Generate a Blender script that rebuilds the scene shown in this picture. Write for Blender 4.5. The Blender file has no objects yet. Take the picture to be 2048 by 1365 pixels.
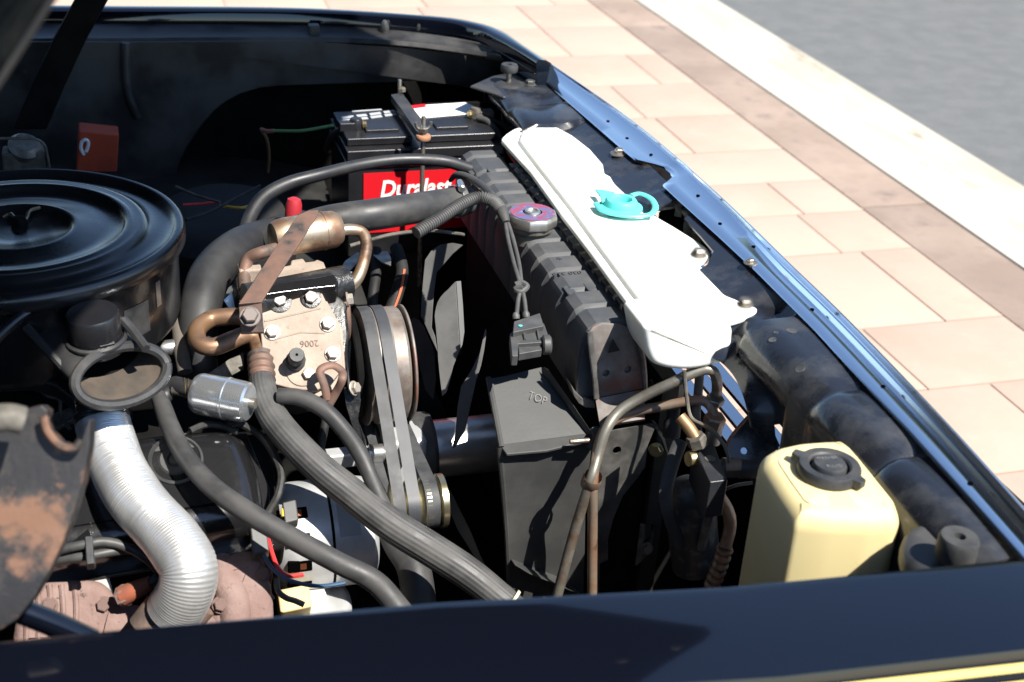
import bpy, bmesh, math, random
from mathutils import Vector as V, Matrix
random.seed(4)
S = bpy.context.scene
COL = S.collection

# ------------------------------------------------------------------ camera
FPX, CX, CY = 2678.87, 1024.0, 682.5            # focal length and centre in photograph pixels
EYE = V((0, 0, 1.69))
R = Matrix(((.95820298, .0830354, -.27377392), (-.28040659, .46237257, -.84117997), (.05673784, .88278917, .46633045)))
cd = bpy.data.cameras.new('camera'); cam = bpy.data.objects.new('camera', cd); COL.objects.link(cam)
cd.sensor_fit = 'HORIZONTAL'; cd.sensor_width = 36; cd.lens = FPX / 2048 * 36
cd.clip_start = .05; cd.clip_end = 500
cd.dof.use_dof = True; cd.dof.focus_distance = 1.9; cd.dof.aperture_fstop = 6.3
cam.matrix_world = Matrix.Translation(EYE) @ R.to_4x4()
S.camera = cam

# ------------------------------------------------------------------ sky, sun, exposure
SUN = V((.4, -.6, 1.0)).normalized()            # towards the sun
w = bpy.data.worlds.new('World'); S.world = w; w.use_nodes = True
nt = w.node_tree; nt.nodes.clear()
sky = nt.nodes.new('ShaderNodeTexSky'); sky.sky_type = 'NISHITA'; sky.sun_disc = False
sky.sun_elevation = math.asin(SUN.z); sky.sun_rotation = math.atan2(SUN.x, SUN.y)
sky.air_density = 1.0; sky.dust_density = .15; sky.ozone_density = 2.6
bg = nt.nodes.new('ShaderNodeBackground'); bg.inputs['Strength'].default_value = .10
out = nt.nodes.new('ShaderNodeOutputWorld')
nt.links.new(sky.outputs[0], bg.inputs[0]); nt.links.new(bg.outputs[0], out.inputs[0])
sl = bpy.data.lights.new('sun', 'SUN'); sl.energy = 5.0; sl.angle = math.radians(.53); sl.color = (1, .95, .87)
so = bpy.data.objects.new('sun', sl); COL.objects.link(so); so.location = SUN * 20
so.rotation_euler = SUN.to_track_quat('Z', 'Y').to_euler()
S.view_settings.view_transform = 'Standard'; S.view_settings.look = 'None'
S.view_settings.gamma = 1; S.view_settings.use_curve_mapping = False
S.view_settings.exposure = 1.0

# ------------------------------------------------------------------ points in the place: a sight line met with a plane
def ray(px, py): return R @ V((px - CX, CY - py, -FPX))
def Z(px, py, z):
    d = ray(px, py); return EYE + d * ((z - EYE.z) / d.z)
def Yp(px, py, y):
    d = ray(px, py); return EYE + d * (y / d.y)
def Xp(px, py, x):
    d = ray(px, py); return EYE + d * (x / d.x)
def PL(px, py, o, n):
    d = ray(px, py); return EYE + d * ((o - EYE).dot(n) / d.dot(n))
def depth(p): return -(R.transposed() @ (p - EYE)).z
def rad(rp, p): return rp * depth(p) / FPX

# ------------------------------------------------------------------ materials
def mat(name, c1, c2=None, rough=.5, metal=0., scale=30., thr=(.4, .62), bump=0., bscale=150., coat=0., spec=.5,
        c3=None, s3=90., thr3=(.62, .7), rough2=None, coat_rough=.05, sss=0., ior=1.5, stretch=None):
    m = bpy.data.materials.new(name); m.use_nodes = True
    t = m.node_tree; N = t.nodes; L = t.links
    b = N['Principled BSDF']
    b.inputs['Roughness'].default_value = rough; b.inputs['Metallic'].default_value = metal
    b.inputs['Specular IOR Level'].default_value = spec; b.inputs['IOR'].default_value = ior
    b.inputs['Coat Weight'].default_value = coat; b.inputs['Coat Roughness'].default_value = coat_rough
    if sss:
        b.inputs['Subsurface Weight'].default_value = sss
        b.inputs['Subsurface Radius'].default_value = (.02, .018, .01); b.inputs['Subsurface Scale'].default_value = .6
    tc = N.new('ShaderNodeTexCoord'); src = tc.outputs['Object']
    if stretch:
        mp = N.new('ShaderNodeMapping'); mp.inputs['Scale'].default_value = stretch
        L.new(src, mp.inputs[0]); src = mp.outputs[0]
    def nz(sc, det=6, ro=.6):
        n = N.new('ShaderNodeTexNoise'); n.inputs['Scale'].default_value = sc; n.inputs['Detail'].default_value = det
        n.inputs['Roughness'].default_value = ro; L.new(src, n.inputs['Vector']); return n.outputs[0]
    def ramp(s, a, c):
        r = N.new('ShaderNodeMapRange'); r.inputs[1].default_value = a; r.inputs[2].default_value = c
        L.new(s, r.inputs[0]); return r.outputs[0]
    b.inputs['Base Color'].default_value = (*c1, 1)
    col = None; f1 = None
    if c2:
        f1 = ramp(nz(scale), *thr)
        mx = N.new('ShaderNodeMix'); mx.data_type = 'RGBA'
        mx.inputs[6].default_value = (*c1, 1); mx.inputs[7].default_value = (*c2, 1); L.new(f1, mx.inputs[0]); col = mx.outputs[2]
        if rough2 is not None:
            rr = N.new('ShaderNodeMapRange'); rr.inputs[3].default_value = rough; rr.inputs[4].default_value = rough2
            L.new(f1, rr.inputs[0]); L.new(rr.outputs[0], b.inputs['Roughness'])
    if c3:
        f3 = ramp(nz(s3, 8, .65), *thr3)
        mx = N.new('ShaderNodeMix'); mx.data_type = 'RGBA'
        if col: L.new(col, mx.inputs[6])
        else: mx.inputs[6].default_value = (*c1, 1)
        mx.inputs[7].default_value = (*c3, 1); L.new(f3, mx.inputs[0]); col = mx.outputs[2]
    if col: L.new(col, b.inputs['Base Color'])
    if bump:
        bp = N.new('ShaderNodeBump'); bp.inputs['Strength'].default_value = bump; bp.inputs['Distance'].default_value = .002
        L.new(nz(bscale, 5, .6), bp.inputs['Height']); L.new(bp.outputs[0], b.inputs['Normal'])
        if coat: L.new(bp.outputs[0], b.inputs['Coat Normal'])
    return m

# ------------------------------------------------------------------ mesh builder
def catmull(pts, k):
    if len(pts) < 3 or k < 2: return list(pts)
    P = [pts[0] * 2 - pts[1]] + list(pts) + [pts[-1] * 2 - pts[-2]]
    o = []
    for i in range(1, len(P) - 2):
        a, b, c, d = P[i - 1:i + 3]
        for j in range(k):
            t = j / k
            o.append(.5 * ((2 * b) + (c - a) * t + (2 * a - 5 * b + 4 * c - d) * t * t + (3 * b - a - 3 * c + d) * t ** 3))
    o.append(P[-2]); return o

def perp(n):
    n = n.normalized(); a = V((0, 0, 1)) if abs(n.z) < .9 else V((1, 0, 0))
    u = a.cross(n).normalized(); return u, n.cross(u)

class MB:
    def __init__(s): s.v = []; s.f = []
    def add(s, vs, fs):
        k = len(s.v); s.v += [V(x) for x in vs]; s.f += [tuple(i + k for i in f) for f in fs]; return s
    def loft(s, rings, cap=True, loop=False):
        n = len(rings[0]); vs = [p for r in rings for p in r]; fs = []
        m = len(rings)
        for i in range(m if loop else m - 1):
            for j in range(n):
                a = i * n + j; b = i * n + (j + 1) % n; c = ((i + 1) % m) * n + (j + 1) % n; d = ((i + 1) % m) * n + j
                fs.append((a, b, c, d))
        if cap and not loop:
            fs.append(tuple(reversed(range(n)))); fs.append(tuple(range((m - 1) * n, m * n)))
        return s.add(vs, fs)
    def tube(s, pts, r, n=14, k=6, cap=True, rf=None, flat=None):
        """sweep along a smooth path; r number or list per point; rf(arc length, angle) scales; flat=(a, b, up) elliptic"""
        pts = [V(p) for p in pts]
        rs = r if isinstance(r, (list, tuple)) else [r] * len(pts)
        P = catmull(pts, k); Rr = [x.x for x in catmull([V((q, 0, 0)) for q in rs], k)]
        T = []
        for i in range(len(P)):
            T.append((P[min(i + 1, len(P) - 1)] - P[max(i - 1, 0)]).normalized())
        if flat:
            up = V(flat[2]); u = up.cross(T[0]).normalized()
        else: u, _ = perp(T[0])
        rings = []; L = 0
        for i, p in enumerate(P):
            if i: L += (p - P[i - 1]).length
            if flat: u = (V(flat[2]).cross(T[i])).normalized()
            else: u = (u - T[i] * u.dot(T[i])).normalized()
            vv = T[i].cross(u)
            ring = []
            for j in range(n):
                a = 2 * math.pi * j / n; q = Rr[i] * (rf(L, a) if rf else 1)
                ca, sa = math.cos(a), math.sin(a)
                if flat: ring.append(p + u * ca * q * flat[0] + vv * sa * q * flat[1])
                else: ring.append(p + u * ca * q + vv * sa * q)
            rings.append(ring)
        return s.loft(rings, cap)
    def resampled_tube(s, pts, r, step, n, rf, cap=True):
        P = catmull([V(p) for p in pts], 24); acc = [0]
        for i in range(1, len(P)): acc.append(acc[-1] + (P[i] - P[i - 1]).length)
        m = int(acc[-1] / step); o = []; j = 0
        for i in range(m + 1):
            t = acc[-1] * i / m
            while j < len(P) - 2 and acc[j + 1] < t: j += 1
            q = (t - acc[j]) / max(1e-9, acc[j + 1] - acc[j]); o.append(P[j].lerp(P[j + 1], q))
        return s.tube(o, r if not callable(r) else [r(i / m) for i in range(m + 1)], n, 1, cap, rf)
    def lathe(s, prof, o, ax, n=32, cap=True, ang=None):
        u, v = perp(V(ax)); ax = V(ax).normalized(); o = V(o)
        rings = [[o + ax * h + (u * math.cos(2 * math.pi * j / n) + v * math.sin(2 * math.pi * j / n)) * max(r, 1e-5) for j in range(n)] for r, h in prof]
        return s.loft(rings, cap)
    def box(s, c, u, v, w):
        c, u, v, w = V(c), V(u), V(v), V(w)
        vs = [c + u * a + v * b + w * d for d in (-1, 1) for a, b in ((-1, -1), (1, -1), (1, 1), (-1, 1))]
        return s.add(vs, [(3, 2, 1, 0), (4, 5, 6, 7), (0, 1, 5, 4), (1, 2, 6, 5), (2, 3, 7, 6), (3, 0, 4, 7)])
    def prism(s, poly, ext):
        poly = [V(p) for p in poly]; n = len(poly); ext = V(ext)
        return s.add(poly + [p + ext for p in poly],
                     [tuple(reversed(range(n))), tuple(range(n, 2 * n))] + [(i, (i + 1) % n, (i + 1) % n + n, i + n) for i in range(n)])
    def grid(s, rows):
        n = len(rows[0]); return s.add([p for r in rows for p in r],
            [(i * n + j, i * n + j + 1, (i + 1) * n + j + 1, (i + 1) * n + j) for i in range(len(rows) - 1) for j in range(n - 1)])
    def pillow(s, poly, n, h, r=.01, steps=4, rb=0.):
        """outline on a plane, raised by h along n with a rounded shoulder of radius r"""
        poly = [V(p) for p in poly]; n = V(n).normalized()
        rings = []
        if rb: rings.append(inset(poly, n, rb)); 
        rings.append([p + n * (rb if rb else 0) for p in poly])
        for i in range(steps + 1):
            a = math.pi / 2 * i / steps
            q = inset(poly, n, r * (1 - math.cos(a)))
            rings.append([p + n * (h - r + r * math.sin(a)) for p in q])
        rings.append([p + n * h for p in inset(poly, n, r * 1.08 + .0004)])
        return s.loft(rings)

def inset(poly, n, d):
    if abs(d) < 1e-7: return list(poly)
    m = len(poly); ar = V((0, 0, 0))
    for i in range(m): ar += poly[i].cross(poly[(i + 1) % m])
    sg = 1 if ar.dot(n) > 0 else -1
    o = []
    for i in range(m):
        a = (poly[i] - poly[i - 1]); b = (poly[(i + 1) % m] - poly[i])
        if a.length < 1e-9 or b.length < 1e-9: o.append(poly[i]); continue
        na = n.cross(a.normalized()) * sg; nb = n.cross(b.normalized()) * sg
        k = (na + nb); l = k.length
        if l < .3: o.append(poly[i] + na * d); continue
        k /= l; o.append(poly[i] + k * d / max(.5, k.dot(na)))
    return o

def rounded(poly, r, k=3):
    """round the corners of a closed outline"""
    o = []; m = len(poly)
    for i in range(m):
        p = V(poly[i]); a = V(poly[i - 1]) - p; b = V(poly[(i + 1) % m]) - p
        q = min(r, a.length * .45, b.length * .45); A = p + a.normalized() * q; B = p + b.normalized() * q
        for j in range(k + 1):
            t = j / k; o.append(A * (1 - t) ** 2 + p * 2 * t * (1 - t) + B * t * t)
    return o

def smooth_outline(pts, k=4):
    P = [V(p) for p in pts]; m = len(P); o = []
    for i in range(m):
        a, b, c, d = P[i - 1], P[i], P[(i + 1) % m], P[(i + 2) % m]
        for j in range(k):
            t = j / k
            o.append(.5 * ((2 * b) + (c - a) * t + (2 * a - 5 * b + 4 * c - d) * t * t + (3 * b - a - 3 * c + d) * t ** 3))
    return o

# ------------------------------------------------------------------ objects
ROOT = {}
def rootloc(o):
    while o.parent: o = o.parent
    return o.location
def link(name, me, parent=None):
    o = bpy.data.objects.new(name, me); COL.objects.link(o)
    if parent: o.parent = parent
    return o
def finish(me, sharp):
    bm = bmesh.new(); bm.from_mesh(me)
    bmesh.ops.remove_doubles(bm, verts=bm.verts, dist=1e-6)
    bmesh.ops.recalc_face_normals(bm, faces=bm.faces)
    a = math.radians(sharp)
    for e in bm.edges: e.smooth = not (len(e.link_faces) == 2 and e.calc_face_angle(0) > a)
    for f in bm.faces: f.smooth = True
    bm.to_mesh(me); bm.free()
def obj(name, mb, m, parent=None, sharp=38, bevel=0., sub=0, solid=0.):
    base = rootloc(parent) if parent else None
    if base is None:
        xs = [p.x for p in mb.v]; ys = [p.y for p in mb.v]
        base = V(((min(xs) + max(xs)) / 2, (min(ys) + max(ys)) / 2, min(p.z for p in mb.v)))
    me = bpy.data.meshes.new(name); me.from_pydata([p - base for p in mb.v], [], mb.f); me.materials.append(m)
    finish(me, sharp)
    o = link(name, me, parent)
    if not parent: o.location = base
    if solid:
        md = o.modifiers.new('thick', 'SOLIDIFY'); md.thickness = solid; md.offset = 0
    if bevel:
        md = o.modifiers.new('edge', 'BEVEL'); md.width = bevel; md.segments = 2; md.limit_method = 'ANGLE'; md.angle_limit = math.radians(40); md.harden_normals = True
    if sub:
        md = o.modifiers.new('sub', 'SUBSURF'); md.levels = md.render_levels = sub
    return o
def tag(o, label, cat, group=None, kind=None):
    if label: o['label'] = label
    if cat: o['category'] = cat
    if group: o['group'] = group
    if kind: o['kind'] = kind
    return o
def thing(name, label, cat, loc, group=None):
    o = link(name, None); o.location = loc; o.empty_display_size = .05; return tag(o, label, cat, group)
def struct(name, mb, m, parent=None, **k):
    o = obj(name, mb, m, parent, **k)
    if not parent: o['kind'] = 'structure'
    return o
def cut(o, cutters):
    """take holes out of a mesh with closed cutter shapes (world coordinates)"""
    base = rootloc(o)
    for mb in cutters:
        me = bpy.data.meshes.new('cutter'); me.from_pydata([p - base for p in mb.v], [], mb.f); finish(me, 30)
        c = link('cutter', me, o.parent)
        if not o.parent: c.location = o.location
        md = o.modifiers.new('cut', 'BOOLEAN'); md.object = c; md.solver = 'EXACT'; md.operation = 'DIFFERENCE'
        dg = bpy.context.evaluated_depsgraph_get(); dg.update()
        new = bpy.data.meshes.new_from_object(o.evaluated_get(dg))
        o.modifiers.clear(); o.data = new; finish(new, 35); bpy.data.objects.remove(c)
    return o
def text(name, body, size, o, u, v, m, parent, ext=.0004, align='CENTER', shear=0., sx=1., bold=0.):
    cu = bpy.data.curves.new(name, 'FONT'); cu.body = body; cu.size = size; cu.extrude = ext; cu.align_x = align; cu.align_y = 'CENTER'
    cu.shear = shear; cu.offset = bold; cu.resolution_u = 3
    t = bpy.data.objects.new('text', cu); COL.objects.link(t)
    dg = bpy.context.evaluated_depsgraph_get(); me = bpy.data.meshes.new_from_object(t.evaluated_get(dg)); bpy.data.objects.remove(t)
    u = V(u).normalized(); n = u.cross(V(v)).normalized(); v = n.cross(u)
    M = Matrix((u, v, n)).transposed().to_4x4(); M.translation = V(o) - rootloc(parent)
    me.transform(M @ Matrix.Diagonal((sx, 1, 1, 1))); me.name = name
    me.materials.clear(); me.materials.append(m)
    return link(name, me, parent)

def on_surface(o, px, py):
    """point and normal where a sight line first meets an object"""
    bpy.context.view_layer.update()
    base = rootloc(o); ok, p, n, _ = o.ray_cast(EYE - base, ray(px, py).normalized())
    return (p + base, n.normalized()) if ok else (None, None)

# bolts share one mesh per kind
BOLT = {}
def bolt_mesh(kind, m):
    k = (kind, m.name)
    if k in BOLT: return BOLT[k]
    mb = MB()
    hexr = lambda r, z: [V((r * math.cos(math.pi / 3 * i), r * math.sin(math.pi / 3 * i), z)) for i in range(6)]
    if kind == 'hex':
        mb.lathe([(1.25, -.1), (1.3, .16), (1.2, .22)], (0, 0, 0), (0, 0, 1), 20)
        mb.loft([hexr(1, .2), hexr(1, .85), hexr(.86, 1.0)])
    else:                                        # hex washer head with a wide flange
        mb.lathe([(1.7, -.1), (1.75, .12), (1.2, .35)], (0, 0, 0), (0, 0, 1), 20)
        mb.loft([hexr(.95, .3), hexr(.95, .95), hexr(.8, 1.1)])
    me = bpy.data.meshes.new('bolt'); me.from_pydata(mb.v, [], mb.f); me.materials.append(m); finish(me, 30)
    BOLT[k] = me; return me
def bolt(parent, p, n, r, m, kind='hex', name='bolt', rot=None):
    o = link(name, bolt_mesh(kind, m), parent)
    n = V(n).normalized(); u, v = perp(n); a = random.random() * 6 if rot is None else rot
    uu = u * math.cos(a) + v * math.sin(a); vv = n.cross(uu)
    M = Matrix((uu, vv, n)).transposed().to_4x4() @ Matrix.Diagonal((r, r, r, 1))
    M.translation = V(p) - rootloc(parent); o.matrix_local = M
    return o
def T(pts): return [Z(*p) for p in pts]
def pxtube(pts, rp, n=14, k=6, **kw):
    P = T(pts)
    rr = [rad(q, p) for q, p in zip(rp, P)] if isinstance(rp, (list, tuple)) else rad(rp, P[len(P) // 2])
    return MB().tube(P, rr, n, k, **kw)

# ================================================================== materials
PAINT = mat('black car paint', (.003, .004, .008), rough=.08, spec=.5, coat=.7, coat_rough=.03, ior=1.5, c3=(.02, .02, .022), s3=260, thr3=(.70, .74))
PAINT_IN = mat('satin black paint', (.022, .022, .023), (.055, .054, .052), rough=.34, rough2=.6, scale=9, bump=.12, bscale=120, c3=(.10, .095, .085), s3=26, thr3=(.66, .80))
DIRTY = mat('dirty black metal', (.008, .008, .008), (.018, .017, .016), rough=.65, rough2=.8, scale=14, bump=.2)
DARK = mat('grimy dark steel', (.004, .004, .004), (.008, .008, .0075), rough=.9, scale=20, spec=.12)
PAVER = [mat('stamped concrete %d' % i, a, b, rough=.85, scale=3.2, bump=.5, bscale=28, c3=c, s3=9, thr3=(.58, .8), spec=.25)
         for i, (a, b, c) in enumerate((((.44, .326, .26), (.415, .30, .236), (.46, .352, .285)), ((.44, .324, .258), (.45, .338, .27), (.40, .288, .226)),
                                        ((.445, .328, .26), (.42, .305, .24), (.39, .28, .22))))]
BORDER = mat('brown stamped border', (.25, .19, .152), (.34, .262, .21), rough=.8, scale=3.0, bump=.5, bscale=26, c3=(.19, .145, .125), s3=6, thr3=(.52, .72), spec=.25)
JOINT = mat('grout joint', (.36, .30, .25), (.30, .255, .21), rough=.95, scale=20)
KERB = mat('pale kerb concrete', (.47, .44, .375), (.39, .35, .28), rough=.9, scale=5, thr=(.42, .7), bump=.3, bscale=60, c3=(.20, .165, .11), s3=7, thr3=(.60, .80), spec=.25, stretch=(1, .3, 1))
ASPHALT = mat('weathered asphalt', (.122, .126, .126), (.142, .145, .144), rough=.9, scale=7, bump=.8, bscale=200, c3=(.24, .24, .235), s3=120, thr3=(.60, .68), spec=.3)

# ================================================================== ground
st = struct('street', MB().add([(3.247, -40, -.03), (60, -40, -.03), (60, 60, -.03), (3.247, 60, -.03)], [(0, 1, 2, 3)]), ASPHALT)
drv = MB().add([(-60, -40, -.007), (2.75, -40, -.007), (2.75, 60, -.007), (-60, 60, -.007)], [(0, 1, 2, 3)])
driveway = struct('driveway', drv, JOINT)
def slab(name, x0, x1, y0, y1, m, parent, g=.0028):
    j = lambda: random.uniform(-.002, .002)
    P = [V((x0 + g, y0 + g, 0)), V((x1 - g, y0 + g, 0)), V((x1 - g, y1 - g, 0)), V((x0 + g, y1 - g, 0))]
    z = random.uniform(-.0004, .0004)
    mb = MB().loft([[p + V((0, 0, -.014)) for p in P], [p + V((0, 0, z - .0022)) for p in P], [p + V((0, 0, z)) for p in inset(P, V((0, 0, 1)), .006)]])
    return obj(name, mb, m, parent, sharp=60)
ROWS = [.2, .62, 1.05, 1.4, 1.82, 2.2, 2.595, 2.946, 3.445, 3.765, 4.06, 4.385, 4.80, 5.23, 5.68, 6.17, 6.6, 7.1, 7.6, 8.1]
KNOWN = {5: [1.55, 2.187], 6: [1.2, 2.003], 7: [1.48, 2.278], 8: [1.62, 2.212], 9: [1.35, 2.244], 10: [1.3], 11: [.7, 1.3, 2.105], 12: [.5, 1.1, 2.07],
         13: [.3, 1.0, 1.7, 2.31], 14: [.2, .8, 1.45, 2.05], 15: [.45, 1.05, 1.53, 2.05]}
for i in range(len(ROWS) - 1):
    xs = KNOWN.get(i)
    if xs is None:
        xs = [random.uniform(.9, 1.2)]
        while xs[-1] < 1.9: xs.append(xs[-1] + random.uniform(.42, .7))
    x = xs[0]
    while x > -1.2:
        x -= random.uniform(.45, .7); xs.insert(0, x)
    xs = xs + [2.475]
    for a, b in zip(xs, xs[1:]): slab('paver', a, b, ROWS[i], ROWS[i + 1], random.choice(PAVER), driveway)
for a, b in ((-.95, 1.42), (1.42, 3.787), (3.787, 6.16), (6.16, 8.5), (8.5, 10.9)):
    slab('border_slab', 2.475, 2.742, a, b, BORDER, driveway, .004)
kp = [(2.745, -.02), (2.746, .002), (2.86, .003), (2.93, -.006), (2.97, -.022), (3.05, -.03), (3.245, -.022), (3.246, -.06)]
rows = [[V((x + (.004 * math.sin(y * 3 + x * 9) if 2.8 < x < 3.2 else 0), y, z)) for x, z in kp] for y in [-6 + .4 * i for i in range(60)]]
kerb = struct('kerb', MB().grid(rows), KERB, sharp=60)

# dark trees across the street, out of frame: they show only as the dark band in the polished header
tb_ = MB(); random.seed(21)
for i in range(1100):
    c = V((random.gauss(16.5, 2.4), random.gauss(12, 3.6), random.uniform(.3, 9.5))); q = random.uniform(.7, 1.3)
    u = V((random.gauss(0, 1), random.gauss(0, 1), random.gauss(0, 1))).normalized(); a, b = perp(u)
    tb_.add([c + a * q, c + b * q, c - a * q, c - b * q], [(0, 1, 2, 3)])
tl = obj('far_trees', tb_, mat('dark foliage', (.035, .06, .02), (.06, .09, .03), rough=.7, scale=2)); tl['kind'] = 'stuff'
random.seed(4)

# ================================================================== the car: body panels round the open bay
car = thing('car', 'black car body with hood raised over its open engine bay', 'car', (.1, 1.65, 0))
# near fender: crowned top, rolling down to the side
NF = [(-.9, .885, 1.0), (-.04, .838, 1.0), (.228, .816, 1.0), (.46, .785, 1.0), (.73, .766, 1.0), (.98, .752, .985)]
def fsec(x, y, z):
    prof = [(.012, -.16), (.010, -.02), (.0085, -.003), (.0075, -.0006), (.005, -.0001), (-.002, 0), (-.03, -.0006), (-.055, -.0022), (-.076, -.0045), (-.094, -.0085), (-.1135, -.054), (-.12, -.30), (-.12, -.75)]
    return [V((x, y + a, z + b)) for a, b in prof]
xs = [i * .08 - .9 for i in range(24)] + [.98]
def nf(x):
    for a, b in zip(NF, NF[1:]):
        if a[0] <= x <= b[0] + 1e-6:
            t = (x - a[0]) / (b[0] - a[0]); t2 = t; return a[1] + (b[1] - a[1]) * t2, a[2] + (b[2] - a[2]) * t2
    return NF[-1][1:]
rows = [fsec(x, *nf(x)) for x in xs]
near_fender = obj('near_fender', MB().grid(rows), PAINT, car, sharp=24)
STRIPE = mat('yellow stripe paint', (.70, .56, .17), rough=.25, coat=.6)
for nm, prof in (('thin', ((-0.09829, -0.01851), (-0.10121, -0.02533))), ('wide', ((-0.10414, -0.03216), (-0.11311, -0.05309)))):
    rr = []
    for x in xs:
        y, z = nf(x); rr.append([V((x, y + a - .001, z + b + .0012)) for a, b in (prof[0], ((prof[0][0] + prof[1][0]) / 2 , (prof[0][1] + prof[1][1]) / 2), prof[1])])
    obj('yellow_stripe', MB().grid(rr), STRIPE, car)
# near inner apron, bay floor, firewall: black sheet metal that closes the bay
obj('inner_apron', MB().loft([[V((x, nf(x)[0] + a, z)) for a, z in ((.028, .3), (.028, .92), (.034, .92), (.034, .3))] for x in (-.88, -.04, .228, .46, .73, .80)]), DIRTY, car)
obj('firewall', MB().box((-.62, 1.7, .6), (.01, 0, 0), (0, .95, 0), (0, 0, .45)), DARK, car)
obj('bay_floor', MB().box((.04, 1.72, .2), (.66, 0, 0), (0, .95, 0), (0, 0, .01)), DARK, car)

# far fender
OUT = [(-.9, 2.86), (-.188, 2.797), (.028, 2.777), (.391, 2.74), (.645, 2.66), (.725, 2.604), (.759, 2.537), (.772, 2.442), (.784, 2.333)]
LIPZ = .9875
LIP = [(-.9, 2.80), (-.19, 2.765), (.026, 2.746), (.387, 2.712), (.632, 2.64), (.713, 2.577), (.738, 2.509), (.757, 2.422), (.772, 2.335)]
oc = catmull([V((a, b, .99)) for a, b in OUT], 6); lc = catmull([V((a, b, LIPZ)) for a, b in LIP], 6)
rows = []
for i, (o, l) in enumerate(zip(oc, lc)):
    d = (o - l); d.z = 0; d.normalize(); up = V((0, 0, 1))
    rows.append([l - up * .045 + d * .004, l - up * .004, l + d * .003, l.lerp(o, .4) + up * .0015, o - d * .004, o + d * .006 - up * .001, o + d * .016 - up * .006, o + d * .03 - up * .03, o + d * .05 - up * .09, o + d * .07 - up * .5])
fmb = MB().grid(rows); fmb.add(rows[-1], [tuple(range(len(rows[-1])))])
far_fender = obj('far_fender', fmb, PAINT, car, sharp=60)
# its inner flange, bead and wheelhouse panel with the big cut-out
fl_px = [(-60, 80, 2.66), (260, 78, 2.65), (600, 76, 2.635), (790, 83, 2.60), (940, 101, 2.55), (1000, 112, 2.49), (1035, 122, 2.43), (1075, 143, 2.36)]
fb = catmull([Yp(a, b, c) for a, b, c in fl_px], 5)
lt = catmull([V((a, b, .962)) for a, b in ((-.25, 2.765), (.04, 2.742), (.387, 2.708), (.555, 2.664), (.70, 2.577), (.738, 2.509), (.757, 2.422), (.772, 2.335))], 5)
rows = []
for i, (a, b) in enumerate(zip(lt, fb)):
    m = a.lerp(b, .5); wob = .004 * math.sin(i * 1.9) if i > 22 else .0
    rows.append([a, a.lerp(b, .3) + V((0, .006 + wob, 0)), m + V((wob, .008, -.002)), b + V((0, .006, 0)), b, b + V((0, -.008, .003)), b + V((0, -.012, -.004)), b + V((0, -.004, -.010))])
flange = obj('fender_flange', MB().grid(rows), PAINT_IN, car, sharp=50, solid=.002)
def bent_tab(px, y, w, h, m, nm, d=.012):
    c = Yp(px[0], px[1], y); mb = MB().box(c, (w, 0, 0), (0, d, 0), (0, 0, h))
    return obj(nm, mb, m, flange, bevel=.003)
bent_tab((628, 66), 2.66, .011, .017, PAINT_IN, 'bracket_tab')
NUT = mat('grey cage nut', (.16, .16, .15), (.08, .08, .08), rough=.45, metal=.6, scale=60)
for px in ((769, 62), (838, 60)):
    c = Yp(px[0], px[1] - 6, 2.655); obj('cage_nut', MB().lathe([(.009, -.014), (.0095, .0), (.008, .009), (.004, .016)], c, (0, -.25, .95), 14), NUT, flange)
wall_px = [(-40, 84), (260, 84), (600, 82), (790, 89), (940, 107), (1005, 118), (1012, 150), (1000, 172), (975, 184), (955, 178), (930, 174), (880, 166), (830, 163), (740, 166), (560, 172), (520, 176), (480, 188), (452, 203), (430, 220), (408, 245), (390, 270), (372, 297), (355, 335), (340, 480), (-40, 480)]
def wy(px): return 2.62 - .05 * max(0, (px - 700) / 310) ** 1.5
wall = obj('wheelhouse_panel', MB().prism([Yp(a, b, wy(a)) for a, b in wall_px], (0, .004, 0)), PAINT_IN, car, bevel=.0015)
bolt(wall, Yp(536, 102, 2.618), (0, -1, 0), .005, NUT); bolt(wall, Yp(573, 101, 2.618), (0, -1, 0), .005, DARK)
# pressed rib at the rear of the panel
obj('pressed_rib', MB().tube([Yp(252, 86, 2.615), Yp(252, 140, 2.612), Yp(258, 190, 2.612), Yp(275, 235, 2.615)], .008, 10), PAINT_IN, wall)
obj('wheelhouse', MB().box((-.05, 2.70, .55), (.70, 0, 0), (0, .012, 0), (0, 0, .40)), DARK, car)
obj('wheelhouse_floor', MB().grid([[V((-.3 + .09 * i, 2.15 + .14 * j, .60 + .10 * math.sin(math.pi * i / 10) * (j / 4))) for j in range(5)] for i in range(9)]), DIRTY, car, solid=.004)
obj('blower_cover', MB().lathe([(.001, .05), (.06, .052), (.10, .046), (.125, .03), (.135, .0), (.135, -.06)], V((.17, 2.28, .70)), (-.1, -.15, 1), 40), DIRTY, car)
# bumper stop plate in the far corner
pl = [(940, 172), (985, 152), (1015, 146), (1050, 142), (1078, 146), (1096, 158), (1094, 172), (1070, 178), (1062, 190), (1035, 194), (1005, 194), (985, 186), (965, 180)]
plate = obj('corner_plate', MB().prism([Z(a, b, .938) for a, b in pl], (0, 0, -.004)), PAINT_IN, car, bevel=.002)
obj('pressed_boss', MB().lathe([(.032, -.002), (.026, .004), (.018, .006), (.012, .003), (.006, .003)], Z(1020, 171, .939), (0, 0, 1), 24), PAINT_IN, plate)
bolt(plate, Z(1060, 170, .941), (0, 0, 1), .009, NUT)

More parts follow.
